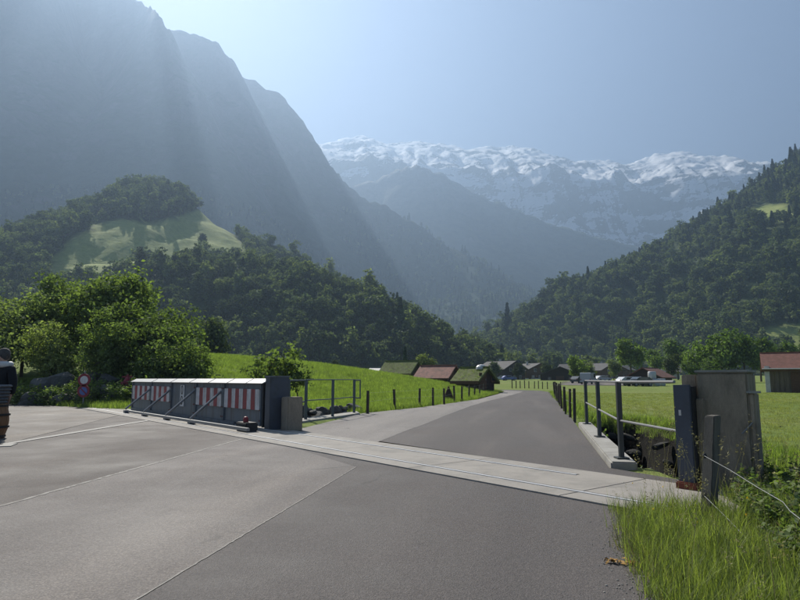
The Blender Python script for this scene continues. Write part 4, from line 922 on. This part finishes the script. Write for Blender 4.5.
# ------------------------------------------------------------------ hydrant, signs, boulders
hp = gp(126, 405); hy = empty('hydrant', hp, 0, 'red hydrant at the far end of the flood gate', 'hydrant')
link('column', MB().lathe([(.16, -.1), (.16, .06), (.11, .10), (.11, .78), (.15, .82), (.15, .90)], n=14).mesh(), M['red_paint'], hy)
link('head', MB().lathe([(.15, .90), (.17, 1.02), (.17, 1.12), (.10, 1.24), (.05, 1.30), (.05, 1.40), (.02, 1.42)], n=14).mesh(), M['red_paint'], hy)
for a in (0, 2.1, 4.2): link('outlet', MB().tube((0, 0, 1.02), (.30*math.cos(a), .30*math.sin(a), 1.0), .07, .075, 10).mesh(), M['red_paint'], hy)
link('marker_arm', MB().box((0, 0, 1.30), (.5, .05, .07)).mesh(), M['red_paint'], hy)
sp_ = gp(82.5, 407); sg = empty('sign_post', sp_, 0, 'post with round red ringed sign above a second round sign', 'sign')
link('pole', MB().tube((0, .03, -.1), (0, .03, 1.55), .03).mesh(), M['galv'], sg)
for zc, inner, nm in ((1.16, M['white_paint'], 'driving_ban_disc'), (.68, M['car_blue'], 'no_stopping_disc')):
    s1 = link(nm, MB().tube((0, .0, zc), (0, -.02, zc), .27, n=28).mesh(), M['red_paint'], sg); link('disc_face', MB().tube((0, -.021, zc), (0, -.026, zc), .17, n=28).mesh(), inner, s1)
    if nm == 'no_stopping_disc': link('disc_bar', MB().box((0, -.029, zc), (.4, .006, .05), Matrix.Rotation(R(45), 3, 'Y')).mesh(), M['red_paint'], s1)
def boulder(seed, sx, sy, sz):
    rng = np.random.default_rng(seed); bm = bmesh.new(); bmesh.ops.create_icosphere(bm, subdivisions=3, radius=1)
    pl_ = [(rng.normal(size=3), rng.uniform(.55, .85)) for _ in range(9)]
    for v in bm.verts:
        c = np.array(v.co)
        for n_, d_ in pl_:
            n_ = n_/np.linalg.norm(n_); k = c @ n_
            if k > d_: c = c-n_*(k-d_)*.9
        c *= 1+.10*float(fbm(np.array([c[0]*2+seed]), np.array([c[1]*2+c[2]*3]), seed, 4)[0]); v.co = c*np.array([sx, sy, sz])
    me = bpy.data.meshes.new('boulder'); bm.to_mesh(me); bm.free(); me.materials.append(M['rock']); return me
BO = [boulder(s, .75, .6, .5) for s in range(5)]
GBo = 'dark boulders along the driveway edge'; rg = random.Random(4)
for k, px in enumerate((34, 42, 51, 59, 66, 73, 91, 98, 106, 113, 119)):
    Y = 28.5+rg.uniform(-.8, 1.0); p_ = on(px, Y, .12)
    tag(link('boulder', BO[k % 5], loc=p_, rot=(rg.uniform(-.4, .4), rg.uniform(-.4, .4), rg.uniform(0, 6))), 'dark boulder in the shaded bank behind the road signs', 'boulder', GBo).scale = [rg.uniform(.7, 1.15)]*3
for k, (px, dz) in enumerate(((46, .75), (63, .8), (94, .75), (110, .7))):
    tag(link('boulder', BO[(k+2) % 5], loc=on(px, 29.8, dz), rot=(rg.uniform(-.4, .4), 0, rg.uniform(0, 6))), 'dark boulder in the upper row of the shaded bank', 'boulder', GBo)
GC = 'stones in the creek under the left railing'
for k in range(22):
    a = Vector((-3.4, 19.6, 0)).lerp(Vector((-1.55, 22.4, 0)), k/21)+Vector((rg.uniform(-.3, .1), rg.uniform(-.1, .3), 0))
    tag(link('creek_stone', BO[k % 5], loc=(a.x, a.y, -.12+.22*(k % 2)), rot=(rg.random()*.5, rg.random()*.5, rg.uniform(0, 6))), 'rough stone in the creek bank under the left railing', 'stone', GC).scale = [rg.uniform(.25, .5)]*3
for k in range(16):
    a = Vector((rg.uniform(4.6, 6.6), rg.uniform(9.5, 16), 0))
    while float(sdf(np.array([a.x]), np.array([a.y]), GULLY_R)[0]) < .55: a = Vector((rg.uniform(4.2, 6.8), rg.uniform(9, 17), 0))
    tag(link('creek_stone', BO[k % 5], loc=(a.x, a.y, gz1(a.x, a.y)+.05), rot=(rg.random(), rg.random(), rg.uniform(0, 6))), 'wet stone in the dark creek bed beside the bridge', 'stone', 'stones in the creek beside the bridge').scale = [rg.uniform(.3, .7)]*3

M['shaded_rock'] = surf('shaded_rock', (0.04, 0.037, 0.032), .6, 2.5, .85, .8, .03, 12, dirt=(0.015, 0.017, 0.012))  # rock colour darkened to take in the shade of the creek bank
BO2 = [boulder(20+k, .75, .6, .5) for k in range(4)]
for m_ in BO2: m_.materials[0] = M['shaded_rock']
bank = [Vector((x, y, 0)) for x, y in ((4.95, 15.9), (5.4, 17.3), (6.5, 19.2), (7.0, 18.3), (7.05, 15), (6.25, 11.6), (6.05, 9.9))]
for k in range(26):
    u = (k+.5)/26*(len(bank)-1); a = bank[int(u)].lerp(bank[min(int(u)+1, len(bank)-1)], u % 1)
    o_ = link('bank_stone', BO2[k % 4], loc=(a.x+rg.uniform(-.25, .05), a.y+rg.uniform(-.2, .1), -.55-.4*(k % 3)), rot=(rg.random()*.5, rg.random()*.5, rg.uniform(0, 6)))
    tag(o_, 'dark stone set in the shaded creek bank below the mown meadow', 'stone', 'stones of the dark creek bank'); o_.scale = (rg.uniform(.25, .45), rg.uniform(.2, .3), rg.uniform(.16, .26))
# ------------------------------------------------------------------ person and barrel at the left edge
def skin(name, joints, edges, m, parent, sub=2):
    me = bpy.data.meshes.new(name); me.from_pydata([j[:3] for j in joints], edges, []); o = link(name, me, m, parent)
    md = o.modifiers.new('skin', 'SKIN'); md.use_smooth_shade = True
    for v, j in zip(me.skin_vertices[0].data, joints): v.radius = (j[3], j[4] if len(j) > 4 else j[3])
    me.skin_vertices[0].data[0].use_root = True
    o.modifiers.new('sub', 'SUBSURF').levels = sub; o.modifiers['sub'].render_levels = sub; return o
pp = gp(-5, 438); per = empty('person', (pp.x-.13, pp.y+.25, 0), R(-12), 'person in a black jacket standing behind the wooden barrel', 'person')
J = [(0,0,.95,.15,.12), (0,0,1.15,.15,.12), (0,0,1.38,.17,.12), (0,0,1.50,.065), (0,-.02,1.60,.085,.10), (0,-.03,1.72,.085,.10)]
E = [(0,1), (1,2), (2,3), (3,4), (4,5)]
for sx in (-1, 1):
    k = len(J); J += [(sx*.20,0,1.40,.07), (sx*.27,.0,1.14,.055), (sx*.30,-.05,.90,.042), (sx*.30,-.07,.82,.03,.045)]; E += [(2,k), (k,k+1), (k+1,k+2), (k+2,k+3)]
    h0 = k+3
    for f_, (dx, dy, ln) in enumerate(((-.03, -.025, .085), (-.012, -.03, .10), (.008, -.028, .095), (.024, -.02, .075))):
        q = len(J); J += [(sx*(.30+dx), -.075, .77, .0095), (sx*(.30+dx), -.085+dy*.3, .77-ln*.55, .009), (sx*(.30+dx), -.08+dy, .77-ln, .0075)]; E += [(h0,q), (q,q+1), (q+1,q+2)]
    q = len(J); J += [(sx*.27,-.10,.80,.011), (sx*.262,-.13,.765,.009)]; E += [(h0,q), (q,q+1)]
    q = len(J); J += [(sx*.10,0,.90,.09), (sx*.11,-.01,.50,.06), (sx*.11,.02,.09,.042), (sx*.12,-.10,.04,.035), (sx*.12,-.16,.03,.03)]; E += [(0,q), (q,q+1), (q+1,q+2), (q+2,q+3), (q+3,q+4)]
bd_ = skin('body', J, E, M['skin'], per)
J = [(0,0,.90,.21,.17), (0,0,1.15,.20,.155), (0,0,1.38,.20,.15), (0,0,1.47,.10,.09)]; E = [(0,1), (1,2), (2,3)]
for sx in (-1, 1):
    k = len(J); J += [(sx*.22,0,1.40,.10), (sx*.30,.0,1.13,.085), (sx*.32,-.05,.86,.07)]; E += [(2,k), (k,k+1), (k+1,k+2)]
skin('jacket', J, E, M['jacket'], per)
J = [(0,0,.92,.17,.14)]; E = []
for sx in (-1, 1):
    k = len(J); J += [(sx*.11,0,.85,.11), (sx*.12,-.01,.48,.085), (sx*.12,.02,.10,.07)]; E += [(0,k), (k,k+1), (k+1,k+2)]
skin('trousers', J, E, M['trousers'], per)
hd = MB().lathe([(.02, .155), (.07, .14), (.105, .09), (.118, .02), (.115, -.06), (.09, -.10), (.05, -.11)], (0, .01, 1.70), 16).mesh('hair'); link('hair', hd, M['hair'], per, smooth_=True)
link('nose', MB().tube((0,-.105,1.68), (0,-.14,1.655), .010, .018, 8).mesh(), M['skin'], per)
for sx in (-1, 1): link('eye', MB().lathe([(.004, -.012), (.012, 0), (.004, .012)], (sx*.035, -.108, 1.70), 8).mesh(), M['black_paint'], per); link('ear', MB().box((sx*.10, -.01, 1.68), (.02, .045, .065)).mesh('e', .008), M['skin'], per)
link('mouth', MB().box((0, -.112, 1.61), (.05, .012, .012)).mesh(), M['red_paint'], per)
link('scarf', MB().lathe([(.10, 1.44), (.15, 1.47), (.155, 1.53), (.12, 1.57), (.10, 1.56)], (.06, 0, 0), 14).mesh(), M['white_paint'], per, smooth_=True)
bl = empty('barrel', (pp.x-.02, pp.y-.15, 0), 0, 'wooden barrel with dark hoops standing in front of the person', 'barrel')
for k in range(16):
    a0, a1 = 2*math.pi*k/16+.01, 2*math.pi*(k+1)/16-.01; v = []
    prof = [(.25, .0), (.31, .2), (.325, .36), (.31, .52), (.26, .70)]
    for r_, z in prof:
        for a in (a0, a1): v.append((r_*math.cos(a), r_*math.sin(a), z))
    for r_, z in prof:
        for a in (a0, a1): v.append(((r_-.03)*math.cos(a), (r_-.03)*math.sin(a), z))
    f = [(2*i, 2*i+1, 2*i+3, 2*i+2) for i in range(4)]+[(10+2*i+1, 10+2*i, 10+2*i+2, 10+2*i+3) for i in range(4)]+[(8, 9, 19, 18), (1, 0, 10, 11)]+[(2*i, 2*i+2, 12+2*i, 10+2*i) for i in range(4)]+[(2*i+1, 11+2*i, 13+2*i, 2*i+3) for i in range(4)]
    link('stave', MB().add(v, f).mesh(), M['barrel_wood'], bl)
for r_, z in ((.275, .05), (.325, .24), (.328, .48), (.278, .66)): link('hoop', MB().lathe([(r_, z-.022), (r_+.008, z-.02), (r_+.008, z+.02), (r_, z+.022)], n=24).mesh(), M['black_paint'], bl)
link('lid', MB().tube((0,0,.66), (0,0,.68), .24, n=24).mesh(), M['barrel_wood'], bl)
link('strap', MB().path([(.10, -.30, .02), (.11, -.34, .36), (.10, -.30, .72)], .008).mesh(), M['white_paint'], bl)
bs = empty('basket', (pp.x-.02, pp.y-.15, .70), 0, 'grey woven basket on top of the wooden barrel', 'basket')
for k in range(6): link('weave_ring', MB().lathe([(.24+.012*k, .065*k), (.275+.012*k, .065*k+.03), (.24+.012*k, .065*k+.06)], n=22).mesh(), M['basket'], bs)
link('bottom', MB().tube((0,0,.0), (0,0,.03), .24, n=22).mesh(), M['basket'], bs)

# bird in the air over the valley
bd = at(526, 301, 160); bi = empty('bird', bd, .4, 'small dark bird gliding over the valley', 'bird')
link('body', MB().lathe([(.01, -.25), (.07, -.12), (.09, .02), (.05, .2), (.015, .28)], n=8).mesh(), M['black_paint'], bi, rot=(R(90), 0, 0))
for sx in (-1, 1): link('wing', MB().add([(0, -.1, .03), (sx*.35, -.12, .16), (sx*.62, .05, .10), (sx*.3, .12, .12), (0, .1, .03), (0, 0, 0)], [(0,1,2,3,4), (0,5,4,3,2,1)]).mesh(fix=False), M['black_paint'], bi)

# ------------------------------------------------------------------ grass, weeds
def tuft(seed, n, h, w, spread, lean=.5, segs=3):
    rng = np.random.default_rng(seed); V, F = [], []
    for i in range(n):
        a = rng.random()*6.28; r = spread*rng.random()**.5; b0 = np.array([r*math.cos(a), r*math.sin(a), -.02]); ln = h*rng.uniform(.45, 1.1)
        la = rng.random()*6.28; le = lean*rng.random()*ln; d = np.array([math.cos(la), math.sin(la), 0]); sd = np.array([-d[1], d[0], 0])*w*rng.uniform(.6, 1.2)
        k = len(V)
        for s in range(segs+1):
            t_ = s/segs; c = b0+np.array([0, 0, ln*(t_-.25*(le/ln)*t_**2)])+d*le*t_**2; ww = 1-t_**1.5*.92
            V += [c-sd*ww*.5, c+sd*ww*.5]
        F += [(k+2*s, k+2*s+1, k+2*s+3, k+2*s+2) for s in range(segs)]
    return np.array(V), np.array(F)
def tmesh(name, V, F, m): me = npmesh(name, V, F); me.materials.append(m); return me
TALL = [tmesh('tuft', *tuft(500+i, 16, .30, .006, .10, .75), M['verge_blade']) for i in range(4)]
SHORT = [tmesh('tuft', *tuft(520+i, 22, .07, .006, .10, .6, 2), M['grass_short']) for i in range(3)]
FIELD = [tmesh('tuft', *tuft(540+i, 26, .26, .014, .22, .6, 2), M['grass_blade']) for i in range(4)]
def seed_stem(seed):
    rng = np.random.default_rng(seed); h = rng.uniform(.6, .95); le = rng.uniform(.1, .3); V, F = tuft(seed, 1, h/.8, .004, .0, .5, 4)
    tipc = V[-2:].mean(0); C = tipc+np.stack([rng.normal(size=16)*.012, rng.normal(size=16)*.012, rng.uniform(-.13, .02, 16)], 1); V2, F2 = leaf_quads(C, .022, 1.5, None, rng, .4)
    return tmesh('stem', np.concatenate([V, V2]), np.concatenate([F, F2+len(V)]), M['grass_stem'])
STEM = [seed_stem(560+i) for i in range(4)]
def weed(seed):
    rng = np.random.default_rng(seed); h = rng.uniform(.35, .6); n = 26; z = rng.uniform(.05, h, n); a = rng.random(n)*6.28; r = rng.uniform(.03, .13, n)*(1.15-z/h*.6)
    C = np.stack([r*np.cos(a), r*np.sin(a), z], 1); O = np.stack([np.cos(a)*.3, np.sin(a)*.3, 1+0*a], 1); V, F = leaf_quads(C, .085, .8, O, rng, .5)
    V2, F2 = tuft(seed, 3, h*1.05, .008, .02, .2, 3); return tmesh('weed', np.concatenate([V, V2]), np.concatenate([F, F2+len(V)]), M['weed'])
WEED = [weed(580+i) for i in range(4)]
def flower(seed):
    rng = np.random.default_rng(seed); V, F = tuft(seed, 2, .42, .005, .02, .3, 3); m1 = tmesh('fl', V, F, M['grass_blade'])
    V2, F2 = leaf_quads(V[7]+rng.normal(size=(7, 3))*.008, .018, 1, None, rng); return joined('flower', m1, tmesh('fl2', V2, F2, M['flower']))
FLOW = [flower(600), flower(601)]
def sc_ground(name, poly, n, meshes, smin, smax, label, cat, seed, ex=None, fade=None, dz=0, tl=.15):
    rng = np.random.default_rng(seed); P = np.array([p[:2] for p in poly]); lo, hi = P.min(0), P.max(0); k = n*3
    x = rng.uniform(lo[0], hi[0], k); y = rng.uniform(lo[1], hi[1], k)
    if fade: y = lo[1]+(hi[1]-lo[1])*rng.random(k)**fade
    m = in_poly(x, y, poly)
    if ex is not None: m &= ~ex(x, y)
    x, y = x[m][:n], y[m][:n]; q = len(x)
    return scatter(name, np.stack([x, y, gz(x, y)+dz], 1), rng.uniform(0, 6.28, q), rng.uniform(smin, smax, q), rng.integers(0, len(meshes), q), meshes, label, cat, tilt=rng.normal(size=(q, 2))*tl)
vis = [tuple(tr(-.02, -.03))[:2], e(621, 535), e(634, 562), e(652, 600), (1.35, 2.4), (3.2, 2.4), (5.4, 5.2), (4.6, 6.2), (3.72, 6.45), (3.25, 6.35), tuple(tr(-1.25, .55))[:2]]
sc_ground('grass', vis, 3400, TALL, .4, 1.05, 'lush green verge grass in the right foreground', 'grass', 1)
sc_ground('grass', [e(628, 500), e(646, 560), e(668, 600), (1.5, 2.4), (3.2, 2.4), (5.4, 5.2), (4.6, 6.2), (3.72, 6.45), (3.25, 6.35)], 300, STEM, .5, .95, 'dry seeding grass stems above the verge', 'grass', 2, tl=.25)
sc_ground('weeds', [(2.55, 4.6), (2.3, 3.2), (2.0, 2.4), (3.2, 2.4), (5.6, 5.2), (4.9, 6.4), (3.8, 6.45), (3.4, 6.3)], 620, WEED, .4, .8, 'leafy weeds round the wooden fence post', 'weeds', 3)
sc_ground('flowers', [e(640, 500), e(650, 560), (2.2, 3.4), (3.6, 4.4), (3.3, 6.2), (2.9, 6.0)], 14, FLOW, .55, .8, 'yellow flowers among the verge grass', 'flowers', 4)
drd = lambda x, y: (sdf(x, y, ROAD_POLY) > -.12) | (sdf(x, y, GULLY_R) > .05) | (sdf(x, y, GULLY_L) > .05)
sc_ground('meadow_grass', [(-1.2, 21.6), (.8, 25.8), (4.4, 36), (7.5, 48), (9.8, 58), (4, 66), (-20, 75), (-36, 75), (-24, 45), (-8, 28)], 26000, FIELD, .6, 1.25, 'tall green grass of the left meadow', 'grass', 5, drd, 1.4)
sc_ground('meadow_grass', [(7.2, 8.4), (6.6, 11), (7.4, 15), (7.4, 19), (5.2, 18), (7, 25), (10.4, 40), (14, 56), (50, 60), (34, 34), (12, 8), (9.5, 6)], 16000, SHORT, .8, 1.9, 'short mown grass of the right meadow', 'grass', 6, drd, 1.6)
sc_ground('verge_grass', [(4.9, 16.2), (6.7, 24.8), (10.1, 40), (13.8, 56), (14.9, 56), (11.0, 40), (7.5, 25), (5.6, 16.4)], 1500, FIELD, .6, 1.2, 'long grass under the right roadside fence', 'grass', 7, lambda x, y: sdf(x, y, ROAD_POLY) > -.05)
sc_ground('verge_grass', [(-9.6, 25.2), (-11.0, 24.0), (-15.5, 27.4), (-17, 29), (-22, 33), (-21, 36), (-12, 29)], 1500, FIELD, .7, 1.3, 'bright grass bank below the boulders by the driveway', 'grass', 8)
sc_ground('weeds', [(-10.2, 26.4), (-14.2, 26.6), (-19, 28.6), (-18.5, 30.5), (-13.5, 29.4), (-10, 28)], 420, WEED, 1.0, 2.4, 'dark weeds between the boulders beside the driveway', 'weeds', 19)
sc_ground('weeds', [(3.5, 9.2), (4.9, 15.2), (5.2, 15.2), (4.0, 8.6)], 130, WEED, .8, 1.6, 'weeds on the creek bank under the bridge railing', 'weeds', 9, None, None, 0)
sc_ground('weeds', [(5.3, 16.6), (6.6, 18.8), (7.0, 15), (6.2, 11.4), (5.9, 9.8), (5.5, 10), (5.9, 12), (6.5, 15), (6.2, 17.4)], 150, WEED, .6, 1.3, 'weeds hanging on the dark creek bank', 'weeds', 23)
sc_ground('weeds', [tuple(tr(-.3, 1.75))[:2], tuple(tr(-1.3, 1.75))[:2], tuple(tr(-1.2, 2.3))[:2], tuple(tr(-.2, 2.3))[:2]], 50, WEED, .5, .9, 'weeds between the track slab and the creek', 'weeds', 10)
be = lambda x, y: (sdf(x, y, GULLY_R) < -.30) | (sdf(x, y, GULLY_R) > .14) | (sdf(x, y, ROAD_POLY) > -.5)
sc_ground('bank_grass', [(5.0, 15.8), (4.9, 18.6), (6.6, 20.2), (7.8, 19), (7.8, 15), (7.0, 11.4), (6.9, 9.4), (6.0, 9.6), (6.2, 12), (6.9, 15)], 1100, FIELD, .45, 1.0, 'ragged grass overhanging the creek bank at the meadow edge', 'grass', 21, be)
# turf on the hut roofs
for h_, w, d, hw, hr in ((h2, 3.6, 4.6, 1.5, 1.5), (h3, 2.2, 2.7, .95, .95)):
    rng = np.random.default_rng(9); n = 260; x = rng.uniform(-w/2-.3, w/2+.3, n); y = rng.uniform(-d/2-.3, d/2+.3, n); z = hw+hr-np.abs(x)*hr/(w/2)+.22
    scatter('roof_turf', np.stack([x, y, z], 1), rng.uniform(0, 6.28, n), rng.uniform(.3, .65, n), rng.integers(0, 4, n), FIELD, None, None, h_)
# dried plant on the asphalt
lf = gp(622, 564); dl = empty('dried_plant', (lf.x, lf.y, .004), R(-20), 'withered orange brown plant lying on the asphalt edge', 'plant')
rng = np.random.default_rng(3)
for k in range(9):
    C = np.stack([rng.uniform(-.10, .10, 6), rng.normal(size=6)*.018, rng.uniform(.006, .018, 6)], 1); Vv, Ff = leaf_quads(C, .042, 3.0, None, rng, .45); link('dry_leaf', npmesh('dry_leaf', Vv, Ff), M['dry'], dl)

# grit and dead grass along the asphalt edge
PEB = [boulder(40+i, .016, .013, .009) for i in range(3)]
for m_ in PEB: m_.materials[0] = M['concrete']
rng = np.random.default_rng(12); ev = np.array(edge_v); ii = rng.integers(0, len(ev)-1, 420); tt = rng.random((420, 1)); P = ev[ii]*(1-tt)+ev[ii+1]*tt
P = P+np.stack([np.abs(rng.normal(size=420))*-.13+.06, rng.normal(size=420)*.04], 1)
scatter('gravel', np.stack([P[:, 0], P[:, 1], np.full(420, .003)], 1), rng.uniform(0, 6.28, 420), rng.uniform(.15, .5, 420), rng.integers(0, 3, 420), PEB, 'loose grit along the asphalt edge beside the verge', 'gravel')
DRYT = [tmesh('tuft', *tuft(620+i, 12, .10, .005, .09, 1.3), M['grass_stem']) for i in range(2)]
ii = rng.integers(0, len(ev)-1, 160); tt = rng.random((160, 1)); P = ev[ii]*(1-tt)+ev[ii+1]*tt+np.stack([rng.normal(size=160)*.05+.05, rng.normal(size=160)*.03], 1)
scatter('grass', np.stack([P[:, 0], P[:, 1], np.full(160, .0)], 1), rng.uniform(0, 6.28, 160), rng.uniform(.5, 1.3, 160), rng.integers(0, 2, 160), DRYT, 'dry straw fringe where the verge meets the asphalt', 'grass')
